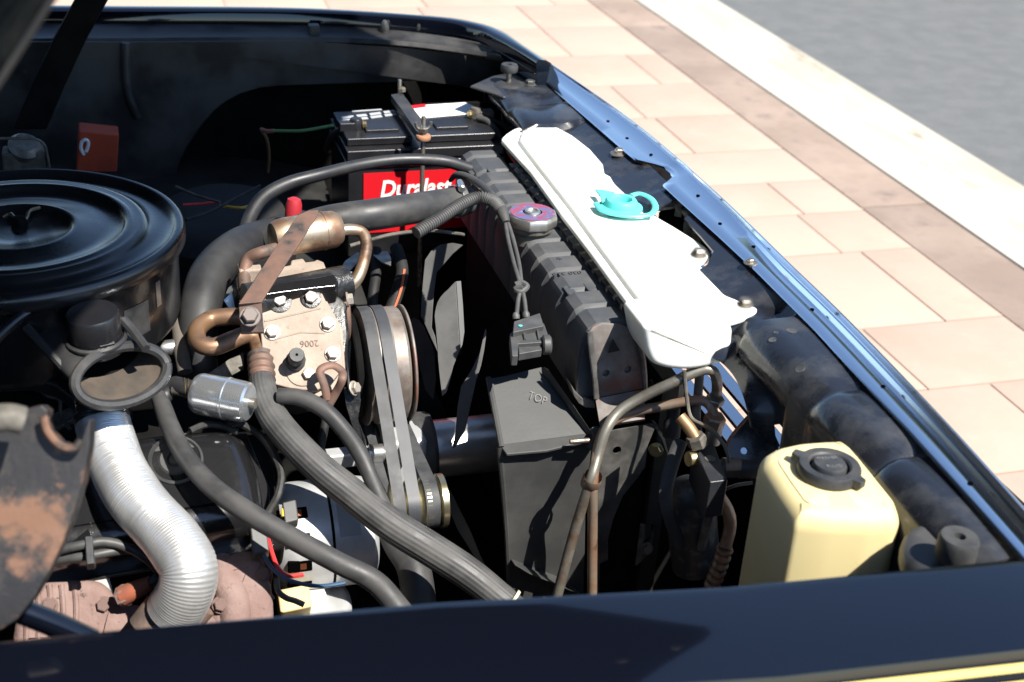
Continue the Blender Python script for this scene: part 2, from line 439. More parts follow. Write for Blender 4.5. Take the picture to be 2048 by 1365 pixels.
# header panel: the painted strip over the grille
HD = [(.80, .785, .830), (.88, .792, .836), (1.05, .805, .852), (1.30, .819, .868), (1.48, .822, .873), (1.60, .820, .877), (1.74, .816, .880), (1.80, .815, .880), (1.815, .830, .880), (1.83, .843, .880), (1.85, .849, .880), (1.87, .847, .880), (1.885, .836, .880), (1.91, .813, .879), (1.95, .810, .878),
      (2.1, .804, .870), (2.25, .797, .855), (2.46, .788, .830)]
rows = []
def header_row(y, a, b):
    wd = b - a; lw = min(.012, wd * .3)
    pts = [(a, .9445), (a + .002, .947), (a + (b - lw - a) * .42, .9475), (a + (b - lw - a) * .52, .9472), (b - lw - .003, .9505 - .0075 * max(0, min(1, (1.72 - y) / .25))), (b - lw, .952 - .0035 * max(0, min(1, (1.72 - y) / .25))), (b - lw * .86, .9485), (b - lw * .72, .9485), (b - lw * .58, .9565), (b - lw * .42, .9565), (b - lw * .3, .952), (b - lw * .2, .9545), (b, .953), (b + .003, .945), (b + .006, .93), (b + .010, .86)]
    return [V((x, y, z)) for x, z in pts]
A = [V(h) for h in HD]; A2 = []
xo = catmull([V((h[0], h[2], 0)) for h in HD if not 1.79 < h[0] < 1.93], 10)
def outer(y):
    for p, q in zip(xo, xo[1:]):
        if p.x <= y <= q.x + 1e-9: return p.y + (q.y - p.y) * (y - p.x) / max(1e-9, q.x - p.x)
    return xo[-1].y
for p, q in zip(A, A[1:]):
    n = max(2, int((q.x - p.x) / .015))
    for i in range(n):
        r_ = p.lerp(q, i / n); A2.append(V((r_.x, r_.y, outer(r_.x))))
A2.append(A[-1])
HEADER_PAINT = mat('polished header metal', (.95, .97, 1.0), rough=.15, metal=1., c3=(.75, .75, .75), s3=260, thr3=(.70, .74))
header = obj('header_panel', MB().grid([header_row(*p) for p in A2]), HEADER_PAINT, car, sharp=50)
STEEL = mat('greyed steel bolt', (.42, .40, .36), (.22, .18, .14), rough=.35, metal=.9, scale=120, rough2=.6)
for px in ((1318, 356), (1501, 526), (1768, 820)):
    p_, n_ = on_surface(header, *px); bolt(header, p_ or Z(px[0], px[1], .9485), n_ or (0, 0, 1), .0055, STEEL, 'flange')
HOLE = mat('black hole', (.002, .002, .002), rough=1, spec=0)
for px in ((1216, 243), (1254, 277), (1302, 310), (1396, 392), (1440, 448), (1507, 494), (1624, 620), (1766, 774), (1940, 968)):
    obj('hole', MB().lathe([(.0028, -.001), (.0028, .0012), (.002, .0004), (.0002, .0002)], (on_surface(header, *px)[0] or Z(px[0], px[1], .949)), (0, 0, 1), 10), HOLE, header)

# radiator support: lumpy black pressing behind the header
VAL = [.80, 1.035, 1.175, 1.375, 1.62, 1.93, 2.13, 2.235, 2.42]
def bump(y):
    for a, b in zip(VAL, VAL[1:]):
        if a <= y <= b: return math.sin(math.pi * (y - a) / (b - a)) ** .24 if (y < 1.375 or y > 2.0) else .35 + .3 * math.sin(math.pi * (y - a) / (b - a)) ** .4
    return 0
def hx(y):
    for p, q in zip(A, A[1:]):
        if p.x <= y <= q.x: return p.y + (q.y - p.y) * (y - p.x) / (q.x - p.x)
    return .8
def hx_s(y): return min(hx(y), .833 if 1.3 < y < 1.6 else .82)
rows = []
for i in range(241):
    y = .845 + (2.36 - .845) * i / 240
    b = bump(y); x1 = min(hx_s(y), .835) + .012; row = [V((x1, y, .9415 - .002 * (1 - b)))]
    x0 = .745 if y < 1.40 else .745 - .09 * min(1, (y - 1.40) / .06)
    if y > 2.13: x0 = .69
    roll = .04 if y < 1.40 else .02
    top = .927 + .0125 * b if (y < 1.36 or y > 2.13) else .918
    for t in (.15, .3, .5, .7, .85, 1): row.append(V((x1 + (x0 + roll - x1) * t, y, .9405 + (top - .9405) * min(1, t * 2.2))))
    for k in range(1, 7):
        a = math.pi / 2 * k / 6; row.append(V((x0 + roll - roll * math.sin(a) * (.8 + .2 * b), y, top - roll * (1 - math.cos(a)))))
    row.append(V((x0 + roll * .2 * (1 - b) + .004, y, top - roll - (.01 if y > 1.22 else .13))))
    rows.append(row)
SUPPORT = mat('faded black support paint', (.014, .016, .022), (.055, .056, .058), rough=.2, rough2=.55, scale=13, thr=(.48, .72), coat=.3, bump=.15, bscale=90, c3=(.15, .14, .12), s3=21, thr3=(.66, .84))
support = obj('radiator_support', MB().grid(rows), SUPPORT, car, sharp=60, solid=.003)
# openings: over the latch, and small punched holes
hole_px = [(1268, 380), (1296, 383), (1350, 374), (1380, 372), (1392, 385), (1386, 402), (1372, 406), (1404, 438), (1432, 468), (1420, 486), (1398, 494), (1370, 470), (1330, 438)]
cut(support, [MB().prism([Z(a, b, .96) for a, b in hole_px], (0, 0, -.06))])
for px, r in (((1583, 662), .007), ((1545, 680), .005), ((1552, 665), .003), ((1600, 738), .006), ((1290, 313), .004)):
    p_, n_ = on_surface(support, *px)
    if p_: obj('punched_hole', MB().lathe([(r, -.002), (r, .0005), (r * .7, .0001), (.0002, 0)], p_, n_, 14), NUT, support)
bolt(support, Z(1238, 308, .937), (0, 0, 1), .0085, STEEL, 'flange')
obj('tube_end', MB().lathe([(.021, .0), (.024, .0), (.024, -.05), (.02, -.05), (.021, 0)], Z(1017, 232, .90), (-.9, -.3, .1), 24, cap=False), PAINT_IN, support)
# hood latch hardware in the opening
DUSTY = mat('dusty grey metal', (.17, .155, .13), (.08, .075, .065), rough=.7, scale=40, metal=.3, bump=.2)
lat = obj('latch_plate', MB().prism([Z(a, b, .86) for a, b in ((1318, 425), (1352, 408), (1410, 440), (1438, 480), (1412, 505), (1380, 492))], (0, 0, -.01)), DARK, support)
for a in ([(1350, 404, .93), (1357, 420, .92), (1355, 434, .91)], [(1368, 424, .935), (1374, 440, .92), (1374, 470, .9), (1380, 492, .89)], [(1388, 424, .935), (1392, 445, .92), (1385, 470, .9), (1386, 492, .89)], [(1390, 470, .9), (1396, 490, .89)]):
    obj('latch_spring', MB().tube(T(a), .0035, 8, flat=(1.6, .5, (0, 0, 1))), DUSTY, lat)
obj('latch_hook', MB().prism([Z(a, b, .93) for a, b in ((1365, 416), (1382, 418), (1400, 432), (1430, 462), (1436, 474), (1424, 478), (1402, 466), (1408, 462), (1416, 464), (1396, 440), (1376, 426))], (0, 0, -.006)), PAINT_IN, lat, bevel=.001)
obj('latch_bar', MB().tube([Z(1300, 416, .925), Z(1330, 412, .925), Z(1352, 409, .925)], .007, 8), PAINT_IN, lat)

# grille seen through the openings: horizontal bright bars
CHROME = mat('bright anodised bar', (.62, .64, .68), rough=.12, metal=1.)
grille = obj('grille_frame', MB().box((.905, 1.62, .50), (.006, 0, 0), (0, .80, 0), (0, 0, .01)).box((.905, 1.62, .885), (.006, 0, 0), (0, .80, 0), (0, 0, .008)), DARK, car)
for i in range(9):
    z = .54 + i * .042
    obj('grille_bar', MB().box((.90, 1.62, z), (.012, 0, 0), (0, .80, 0), (0, 0, .0035)), CHROME, grille, bevel=.002)
for y in (.95, 1.38, 1.86, 2.3):
    obj('grille_post', MB().box((.888, y, .7), (.004, 0, 0), (0, .006, 0), (0, 0, .19)), DARK, grille)
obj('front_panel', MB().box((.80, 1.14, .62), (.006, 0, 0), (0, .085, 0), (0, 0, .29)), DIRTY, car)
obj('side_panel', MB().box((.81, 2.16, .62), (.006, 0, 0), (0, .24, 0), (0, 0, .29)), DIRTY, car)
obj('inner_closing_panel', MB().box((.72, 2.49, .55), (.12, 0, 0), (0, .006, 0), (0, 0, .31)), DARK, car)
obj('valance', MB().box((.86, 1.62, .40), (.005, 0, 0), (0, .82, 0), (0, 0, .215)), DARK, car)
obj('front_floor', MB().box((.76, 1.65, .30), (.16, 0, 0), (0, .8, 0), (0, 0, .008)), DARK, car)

# raised hood: near edge enters at the top left corner; the unseen rest has a made-up pointed nose, shaped to slant the shadow
zh = lambda x: min(1.452 + 1.4 * (x + .06), 2.2 + .08 * max(0, (x - .49)))
def hood_pt(x, y): return V((x, y, zh(x)))
rows = []
for j in range(25):
    y = .80 + 1.72 * j / 24
    lam = (y - .787) / .87
    xf = .520 + .5 * lam if y < 1.78 else .520 + .5 * (1.78 - .787) / .87 - .5 * (y - 1.78) / .87 + .0
    xf = max(xf, .5)
    row = [hood_pt(-.37 + (xf + .37) * k / 16, y) for k in range(17)]
    rows.append(row)
UNDER = mat('hood underside', (.005, .006, .006), (.012, .013, .013), rough=1, spec=0., scale=25, bump=.3, bscale=60)
hood = obj('hood', MB().grid(rows), UNDER, car, sharp=60, solid=.007)
obj('edge_seal', MB().tube([hood_pt(-.30 + .1 * i, .80) + V((.003, -.002, -.003)) for i in range(8)], .0022, 8, 1), DIRTY, hood)
# far hinge arm crossing in front of the far fender
obj('hinge_arm', MB().loft([[Yp(x + d, y, 2.52) + V((0, e, 0)) for d, e in ((-33, 0), (33, 0), (33, .02), (-33, .02))] for x, y in ((200, -60), (184, 0), (140, 80), (98, 170), (60, 260))]), DARK, car, bevel=.003)

# near hinge, out of focus at the left edge: rusty bent plate
RUSTY = mat('rusty black hinge', (.014, .013, .014), (.055, .042, .034), rough=.5, rough2=.85, scale=14, thr=(.48, .62), bump=.35, bscale=60, c3=(.16, .082, .05), s3=22, thr3=(.50, .60))
hp = [(-40, 838), (0, 830), (40, 822), (62, 815), (82, 810), (96, 822), (90, 840), (98, 862), (120, 885), (150, 895), (162, 880), (176, 838), (182, 842), (180, 890), (168, 960), (150, 1020), (128, 1080), (100, 1140), (70, 1195), (35, 1240), (0, 1262), (-40, 1270)]
o = Yp(80, 1000, .96); n = V((-.1, -.85, .5)).normalized()
hinge = obj('hood_hinge', MB().prism([PL(a, b, o, n) + V((0, .0, 0)) for a, b in hp], n * -.03), RUSTY, car, bevel=.005)
obj('hinge_stud', MB().tube([Yp(-20, 838, .95), Yp(20, 836, .95), Yp(46, 842, .95)], .011, 12), DUSTY, hinge)
obj('hinge_flange', MB().tube([PL(a, b, o, n) + n * .012 for a, b in ((92, 832), (100, 862), (125, 890), (152, 896), (166, 880))], .0035, 8), RUSTY, hinge)
obj('hinge_arm', MB().tube([Yp(-30, 1195, .97), Yp(40, 1222, .965), Yp(110, 1250, .96), Yp(185, 1284, .955)], .011, 12), PAINT, hinge)

RUBBER = mat('grey black rubber', (.035, .036, .037), (.06, .06, .058), rough=.55, scale=30, rough2=.75, bump=.08, bscale=300)
# rubber hood stops
def stop(label, px, z, r, h, post):
    p = Z(px[0], px[1], z); t = thing('hood_bumper', label, 'hood bumper', p - V((0, 0, h + post)), 'rubber hood bumpers')
    obj('rubber_pad', MB().lathe([(r * .28, -.006), (r * .3, 0), (r * .9, 0), (r, -.004), (r, -h + .003), (r * .93, -h), (r * .2, -h)], p, (0, 0, 1), 28), RUBBER, t)
    obj('stud', MB().lathe([(.0055, -h), (.0055, -h - post * .95)], p, (0, 0, 1), 12), STEEL, t)
    obj('collar', MB().lathe([(r * .75, 0), (r * .7, .006), (.008, .009)], p - V((0, 0, h + post)), (0, 0, 1), 20), DIRTY, t)
stop('black rubber hood stop on tall stud in far corner', (1019, 129), .975, .0165, .014, .03)
stop('fat rubber hood stop with centre hole beside yellow washer bottle', (1920, 1073), .955, .0195, .026, .006)
pl2 = [(1805, 1085), (1850, 1062), (1900, 1058), (1960, 1075), (2010, 1110), (2045, 1150), (1960, 1180), (1850, 1180), (1800, 1140)]
obj('corner_plate', MB().pillow(smooth_outline([Z(a, b, .905) for a, b in pl2], 3), (0, 0, 1), .016, .012, 4), PAINT_IN, car)

# ================================================================== radiator
PLASTIC = mat('dusty black plastic tank', (.060, .063, .067), (.10, .10, .10), rough=.55, scale=16, rough2=.75, thr=(.42, .7), bump=.12, bscale=180, spec=.35)
RUSTG = mat('greyed plate with rust bloom', (.13, .115, .105), (.24, .215, .20), rough=.6, scale=22, metal=.3, c3=(.22, .10, .075), s3=13, thr3=(.50, .62), bump=.15)
STEELG = mat('aged aluminium crimp', (.34, .33, .31), (.2, .19, .175), rough=.45, metal=.7, scale=45)
rd = thing('radiator', 'black radiator with ribbed plastic top tank and octagonal pressure cap', 'radiator', (.61, 1.76, .3))
sec = [(.568, .79), (.566, .85), (.569, .876), (.577, .892), (.589, .899), (.628, .899), (.639, .894), (.646, .882), (.648, .86), (.648, .79)]
ys = [(1.462, 1)]
y = 1.462
pads = [.05, .045, .06, .045, .045, .045, .085, .045, .042, .045, .062, .03]
rings = []
def tring(y, g): return [V((.607 + (x - .607) * (1 - g * 9 if z > .8 else 1), y, z - (g if z > .85 else 0))) for x, z in sec]
def zt(y): return -.006 * max(0, min(1, (1.62 - y) / .18))
y = 1.452; rings.append(tring(y, .012)); rings.append(tring(y + .004, .004))
for i, p in enumerate(pads):
    g = .0 if i != 6 else -.0015
    rings += [tring(y + .0015, .0035), tring(y + .004, g), tring(y + p - .004, g), tring(y + p - .0015, .0025), tring(y + p, .0062), tring(y + p + .004, .0062)]
    y += p + .006
rings[-2:] = [tring(y - .006, .006), tring(y - .002, .016)]
tank = obj('top_tank', MB().loft(rings), PLASTIC, rd, sharp=22)
for k in range(2):
    for px in (((944, 345), (982, 341)), ((1139, 583), (1180, 576)))[k]:
        c = (on_surface(tank, *px)[0] or Z(px[0], px[1], .899)); mb = MB().pillow(rounded([c + V((a, b, -.0005)) for a, b in ((-.007, -.013), (.007, -.013), (.007, .013), (-.007, .013))], .005), (0, 0, 1), .0032, .0016, 2)
        obj('raised_boss', mb, PLASTIC, tank)
def rtext(body, px, size, sx=1.):
    text('raised_lettering', body, size, (on_surface(tank, *px)[0] or Z(px[0], px[1], .8995)) + V((0, 0, .0003)), (-1, 0, 0), (0, -1, 0), PLASTIC, tank, .0011, sx=sx)
rtext('030 318', (1134, 548), .0135); rtext('*', (1117, 516), .02)
# core, side plate and crimped edge
obj('core', MB().box((.612, 1.76, .58), (.034, 0, 0), (0, .305, 0), (0, 0, .215)), DARK, rd)
mb = MB()
for i in range(21): mb.box((.653, 1.475 + i * .0292, .884), (.006, 0, 0), (0, .0105, 0), (0, 0, .006))
obj('crimp_tabs', mb, STEELG, rd, bevel=.0008)
pp = [(1176, 668), (1186, 654), (1205, 647), (1240, 650), (1268, 660), (1280, 676), (1286, 715), (1288, 778), (1240, 788), (1191, 797), (1186, 760), (1180, 700)]
side = obj('side_plate', MB().prism([Yp(a, b, 1.437 + max(0, (700 - b)) * .00016) for a, b in pp], (0, .004, 0)), RUSTG, rd, bevel=.0015)
cut(side, [MB().lathe([(.0052, -.02), (.0052, .02)], Yp(a, b, 1.437), (0, 1, 0), 14) for a, b in ((1213, 748), (1256, 741))])
obj('hole_back', MB().box(Yp(1234, 745, 1.4445), (.03, 0, 0), (0, .0008, 0), (0, 0, .008)), STEELG, side)
obj('stamped_triangle', MB().prism([Yp(a, b, 1.4365) for a, b in ((1225, 677), (1240, 701), (1216, 706))], (0, -.0008, 0)), DIRTY, side)
obj('side_flange', MB().tube([Yp(1180, 664, 1.436), Yp(1183, 700, 1.434), Yp(1190, 750, 1.434), Yp(1193, 797, 1.434)], .0042, 8, flat=(1, .5, (0, 1, 0))), STEELG, side)
obj('side_flange', MB().tube([Yp(1272, 660, 1.440), Yp(1283, 700, 1.437), Yp(1289, 740, 1.437), Yp(1291, 780, 1.437)], .0035, 8), STEELG, side)
obj('lower_flange', MB().loft([[Yp(1191, 798, 1.436), Yp(1289, 779, 1.436), Yp(1289, 783, 1.44), Yp(1191, 802, 1.44)], [Yp(1200, 852, 1.418), Yp(1290, 838, 1.418), Yp(1290, 842, 1.422), Yp(1200, 856, 1.422)]]), RUSTG, rd)
obj('condenser', MB().box((.70, 1.76, .57), (.012, 0, 0), (0, .32, 0), (0, 0, .24)), DIRTY, rd)
obj('curved_hook', MB().prism([Yp(a, b, 1.446) for a, b in ((1141, 768), (1152, 786), (1165, 797), (1188, 802), (1190, 817), (1172, 816), (1158, 808), (1148, 793))], (0, .02, 0)), STEELG, rd, bevel=.001)
# pressure cap
CAPM = mat('cap aluminium', (.55, .54, .50), (.40, .39, .36), rough=.38, metal=.85, scale=60)
CAPP = mat('cap label print', (.11, .11, .22), (.28, .05, .09), rough=.35, scale=70, thr=(.48, .54), c3=(.26, .25, .3), s3=120, thr3=(.60, .66), coat=.2)
cc = Z(1065, 425, .930)
obj('filler_neck', MB().lathe([(.030, -.045), (.029, -.03), (.034, -.024), (.034, -.016)], cc, (0, 0, 1), 28), DUSTY, rd)
octo = lambda r, z, n=9: [cc + V((r * math.cos(2 * math.pi * (i + .2) / n), r * math.sin(2 * math.pi * (i + .2) / n), z)) for i in range(n)]
cap = obj('pressure_cap', MB().loft([octo(.0375, -.017), octo(.0385, -.0155), octo(.0385, -.004), octo(.0365, -.0006), octo(.035, 0)]), CAPM, rd, bevel=.0008)
obj('cap_label', MB().lathe([(.0335, .0001), (.0335, .0009), (.0145, .0009), (.0145, .0001)], cc, (0, 0, 1), 36), CAPP, cap)
obj('cap_rivet', MB().lathe([(.0125, 0), (.0115, .003), (.008, .0035), (.0065, .001), (.001, .0008)], cc, (0, 0, 1), 24), CAPM, cap)
mb = MB()

# ================================================================== white overflow tank
WHITE = mat('white translucent plastic', (.86, .86, .80), (.82, .82, .72), rough=.42, scale=6, sss=.25)
OV = [(1001, 287), (1012, 276), (1028, 266), (1050, 260), (1120, 261), (1148, 274), (1185, 300), (1212, 322), (1236, 335), (1241, 345), (1234, 354), (1220, 358), (1228, 376), (1262, 408), (1300, 436), (1345, 462), (1390, 490), (1412, 505), (1420, 518), (1414, 529), (1394, 537), (1420, 560), (1452, 582), (1492, 600), (1512, 612), (1517, 626), (1508, 637), (1480, 648), (1460, 654), (1400, 656), (1330, 656), (1284, 654), (1270, 638), (1240, 598), (1180, 515), (1120, 436), (1060, 352), (1036, 326)]
ovo = [Z(a, b, .915) for a, b in OV]
mb = MB().pillow(rounded(ovo, .008, 2), (0, 0, 1), .008, .003, 2, rb=.001)
OB = [(1036, 290), (1042, 272), (1062, 264), (1116, 264), (1146, 280), (1182, 308), (1206, 336), (1210, 362), (1200, 386), (1196, 412), (1202, 434), (1222, 444), (1250, 446), (1290, 446), (1340, 470), (1376, 496), (1384, 520), (1372, 540), (1400, 572), (1440, 598), (1470, 618), (1474, 634), (1456, 648), (1400, 650), (1320, 650), (1300, 640), (1262, 592), (1200, 508), (1140, 424), (1074, 340)]
mb.pillow([Z(a, b, .922) for a, b in OB], (0, 0, 1), .010, .009, 5)
ov = thing('overflow_tank', 'white plastic coolant overflow tank with turquoise cap lying beside the radiator', 'coolant tank', (.72, 1.75, .86))
obj('tank_body', mb, WHITE, ov, sharp=60)
lobe = [(1280, 648), (1300, 640), (1440, 640), (1462, 650), (1459, 690), (1453, 706), (1438, 722), (1400, 732), (1366, 736), (1330, 733), (1300, 724), (1288, 700)]
obj('tank_lobe', MB().pillow(rounded([Yp(a, b, 1.385) + V((0, .06, 0)) for a, b in lobe], .014, 4), (0, -1, 0), .070, .009, 5), WHITE, ov)
for px in ((1227, 341), (1397, 506), (1490, 606)):
    bolt(ov, (on_surface(ov.children[0], *px)[0] or Z(px[0], px[1], .9245)) - V((0, 0, .002)), (0, 0, 1), .0054, STEEL)
TEAL = mat('turquoise plastic', (.13, .66, .62), (.10, .60, .57), rough=.4, scale=20, sss=.15)
tc_ = Z(1243, 399, .950)
oc_ = obj('filler_cap', MB().lathe([(.001, -.009), (.013, -.009), (.0145, -.002), (.0165, .001), (.022, .0005), (.0245, -.003), (.026, -.009), (.033, -.011), (.033, -.0145), (.026, -.016), (.024, -.02)], tc_, (0, 0, 1), 36, cap=False), TEAL, ov)
obj('cap_tab', MB().prism([Z(a, b, .947) for a, b in ((1190, 378), (1200, 390), (1204, 402), (1222, 400), (1230, 384), (1205, 379))], (0, 0, -.004)), TEAL, oc_, bevel=.001)
obj('cap_strap', MB().tube([Z(a, b, .940) for a, b in ((1192, 408), (1205, 422), (1240, 431), (1280, 432), (1303, 428), (1311, 414), (1302, 398), (1280, 388), (1262, 392))], .0042, 10, flat=(1.2, .7, (0, 0, 1))), TEAL, oc_)

# ================================================================== washer bottle
YEL = mat('aged yellow plastic', (.74, .63, .335), (.67, .545, .255), rough=.36, scale=5, sss=.35, thr=(.4, .7), bump=.04, bscale=60, c3=(.55, .42, .18), s3=40, thr3=(.70, .80))
WB = [(1589, 1046), (1550, 990), (1517, 937), (1520, 918), (1545, 903), (1590, 893), (1640, 889), (1684, 888), (1714, 908), (1758, 965), (1796, 1012), (1803, 1040), (1790, 1050), (1738, 1054), (1660, 1052)]
wb = thing('washer_bottle', 'yellowed plastic washer bottle with black ring cap behind the near fender', 'washer bottle', (.67, 1.02, .58))
top = [Z(a, b, .910) for a, b in WB]; up = V((0, 0, 1))
top = rounded(top, .006, 3)
cen = sum(top, V()) / len(top)
rings = [[p + up * -.32 for p in top], [p + up * -.06 for p in top], [p - up * .012 for p in top]]
for i in range(1, 7):
    a = math.pi / 2 * i / 6; rings.append([p + up * (-.012 + .024 * math.sin(a)) for p in inset(top, up, .020 * (1 - math.cos(a)))])
rings.append([cen + (p - cen) * .74 + up * .0126 for p in top]); rings.append([cen + (p - cen) * .4 + up * .0132 for p in top])
obj('bottle_body', MB().loft(rings), YEL, wb, sharp=55)
CAPB = mat('black plastic cap', (.028, .03, .034), (.05, .05, .05), rough=.45, scale=40, rough2=.6, bump=.05)
wc = Z(1660, 928, .936)
wcap = obj('washer_cap', MB().lathe([(.029, -.016), (.0335, -.012), (.0335, -.003), (.0318, 0), (.0235, 0), (.0215, -.002), (.0212, -.010), (.0185, -.0105), (.018, -.001), (.0165, .0015), (.001, .002)], wc, (0, 0, 1), 44), CAPB, wb)
for a0 in (115, 285):
    q = [wc + V((r * math.cos(math.radians(a)), r * math.sin(math.radians(a)), -.0005)) for a, r in ((a0, .031), (a0 + 7, .042), (a0 + 20, .042), (a0 + 30, .031))]
    obj('cap_ear', MB().prism(q, (0, 0, -.009)), CAPB, wcap, bevel=.001)
LET = mat('worn raised lettering', (.16, .16, .165), rough=.5)
u_ = V((1, -.12, 0)); v_ = V((.12, 1, 0))
text('raised_lettering', 'WASHER', .0062, wc + V((0, .0085, .0018)), u_, v_, LET, wcap, .0005)
text('raised_lettering', 'FLUID', .0066, wc + V((.001, -.0075, .0018)), u_, v_, LET, wcap, .0005)

obj('mould_seam', MB().tube([Z(1589, 1046, .906) + V((-.0004, -.0004, -.012)), Z(1589, 1046, .906) + V((-.0004, -.0004, -.30))], .0016, 8, 1), YEL, wb)
obj('mould_seam', MB().tube([Z(1526, 958, .90) + V((-.0008, 0, -.022)), Z(1580, 1040, .90) + V((-.0008, 0, -.022))], .0013, 8, 1), YEL, wb)
# ================================================================== fan shroud
SHR = mat('worn black shroud plastic', (.036, .037, .037), (.062, .062, .06), rough=.5, scale=9, rough2=.68, thr=(.4, .68), bump=.08, bscale=200, c3=(.16, .155, .145), s3=80, thr3=(.70, .78), spec=.4)
sh = thing('fan_shroud', 'dusty black plastic fan shroud with TOP scratched on its sloping face', 'fan shroud', (.55, 1.5, .4))
A_, B_, C_, D_ = Z(978, 757, .80), Z(1085, 733, .803), Z(1187, 872, .742), Z(1004, 896, .742)
sf = obj('sloping_face', MB().prism([A_, Z(1010, 752, .802), B_, Z(1092, 738, .80), C_, D_], (0.004, .0, -.004)), SHR, sh, bevel=.002)
obj('edge_lip', MB().tube([A_ + V((-.001, 0, .001)), D_ + V((-.001, 0, .001))], .004, 8, 1), SHR, sf)
obj('raised_edge', MB().prism([Z(a, b, z) for a, b, z in ((1086, 733, .81), (1096, 738, .812), (1140, 800, .785), (1186, 868, .75), (1178, 872, .742), (1130, 800, .772))], (0, 0, -.012)), SHR, sf, bevel=.001)
wn = lambda a, b, d=0: Yp(a, b, D_.y + .001 + d)
obj('side_wall', MB().prism([D_ + V((0, .001, -.002)), C_ + V((0, .001, -.002)), wn(1172, 1000), wn(1168, 1230), wn(1021, 1230), wn(1014, 1060)], (0, .004, 0)), SHR, sh, bevel=.002)
obj('wall_edge', MB().tube([D_ + V((-.002, .004, 0)), wn(1014, 1060, .004), wn(1021, 1230, .004)], .0045, 8, 2), SHR, sh)
obj('upper_rib', MB().prism([D_ + V((-.002, .004, .003)), D_ + V((.004, -.010, -.004)), D_.lerp(C_, .45) + V((0, -.014, -.004)), C_ + V((-.004, -.006, -.002)), C_ + V((0, .004, .003))], (0, 0, -.004)), SHR, sh, bevel=.0012)
obj('lower_rib', MB().prism([wn(1022, 1118), wn(1030, 1130, -.022), wn(1060, 1148, -.024), wn(1110, 1168, -.02), wn(1150, 1184, -.02), wn(1172, 1196), wn(1165, 1185), wn(1110, 1150)], (0, .002, -.004)), SHR, sh, bevel=.001)
obj('post', MB().tube([C_ + V((.0, .0, .012)), C_ + V((.0, -.012, .002)), C_ + V((-.01, -.018, -.01))], .007, 8), SHR, sh)
obj('stud', MB().tube([Z(1140, 884, .752), Z(1178, 881, .752)], .0035, 10, 1), STEEL, sh)
mid = Z(1074, 799, .778); uu = (C_ - D_).normalized(); vv = (A_ - D_).normalized()
un = uu.cross(vv).normalized()
text('scratched_lettering', 'TOP', .017, mid + un * .0036 + V((0, 0, .0)), uu * 1 + vv * -.55, vv + uu * .5, mat('scratched plastic', (.17, .17, .165), rough=.7), sf, .0001, sx=.8, bold=-.0002)
# ================================================================== fan
BLADE = mat('matt grey-black fan blade', (.075, .076, .076), (.11, .11, .108), rough=.5, scale=14, rough2=.65, spec=.4, c3=(.13, .13, .125), s3=50, thr3=(.66, .75))
fan = thing('cooling_fan', 'dark steel cooling fan with curved blades behind the radiator', 'fan', (.46, 1.69, .37))
hubc = Yp(850, 900, 1.66)
SILV = mat('bright machined aluminium', (.68, .68, .67), (.58, .58, .56), rough=.32, metal=.9, scale=30)
obj('spacer', MB().lathe([(.044, -.002), (.044, .10), (.036, .103)], hubc + V((.012, 0, 0)), (1, .0, 0), 40), SILV, fan)
obj('hub_plate', MB().lathe([(.05, 0), (.05, .008), (.02, .012)], hubc + V((.115, 0, 0)), (1, 0, 0), 32), DARK, fan)
def blade(pts, x0, tw, thick=.0022):
    cy_ = sum(p[1] for p in pts) / len(pts); cx_ = sum(p[0] for p in pts) / len(pts)
    o_ = Xp(cx_, cy_, x0); n_ = V((-.42, -.66, .62)) if tw >= 0 else V((-.1, -.8, .6)); n_.normalize()
    return obj('blade', MB().prism([PL(a, b, o_, n_) for a, b in pts], n_ * -thick), BLADE, fan, bevel=.0006)
blade([(911, 563), (904, 570), (897, 578), (888, 586), (881, 594), (875, 604), (872, 614), (870, 624), (869, 633), (872, 663), (875, 699), (876, 721), (880, 760), (884, 792), (892, 786), (900, 762), (906, 733), (920, 698), (917, 655), (914, 604)], .45, .0004)
blade([(912, 563), (922, 562), (926, 610), (929, 664), (925, 690), (921, 698), (918, 655), (915, 604)], .452, -.001)
blade([(850, 520), (862, 502), (880, 490), (905, 486), (926, 490), (905, 508), (886, 530), (873, 545), (868, 582), (865, 619), (863, 655), (870, 673), (875, 704), (860, 672), (846, 641), (841, 633), (843, 597), (846, 560)], .48, .0006)
blade([(970, 658), (973, 662), (968, 700), (962, 730), (952, 762), (946, 790), (941, 812), (930, 861), (911, 894), (904, 897), (910, 868), (915, 813), (922, 773), (944, 738), (960, 704)], .465, .0006)
blade([(818, 642), (826, 636), (838, 640), (846, 650), (868, 700), (872, 760), (866, 800), (850, 780), (836, 720), (820, 660)], .51, .0004)
blade([(900, 980), (940, 1060), (960, 1110), (976, 1140), (962, 1132), (945, 1108), (915, 1060), (890, 1000)], .47, .0004)

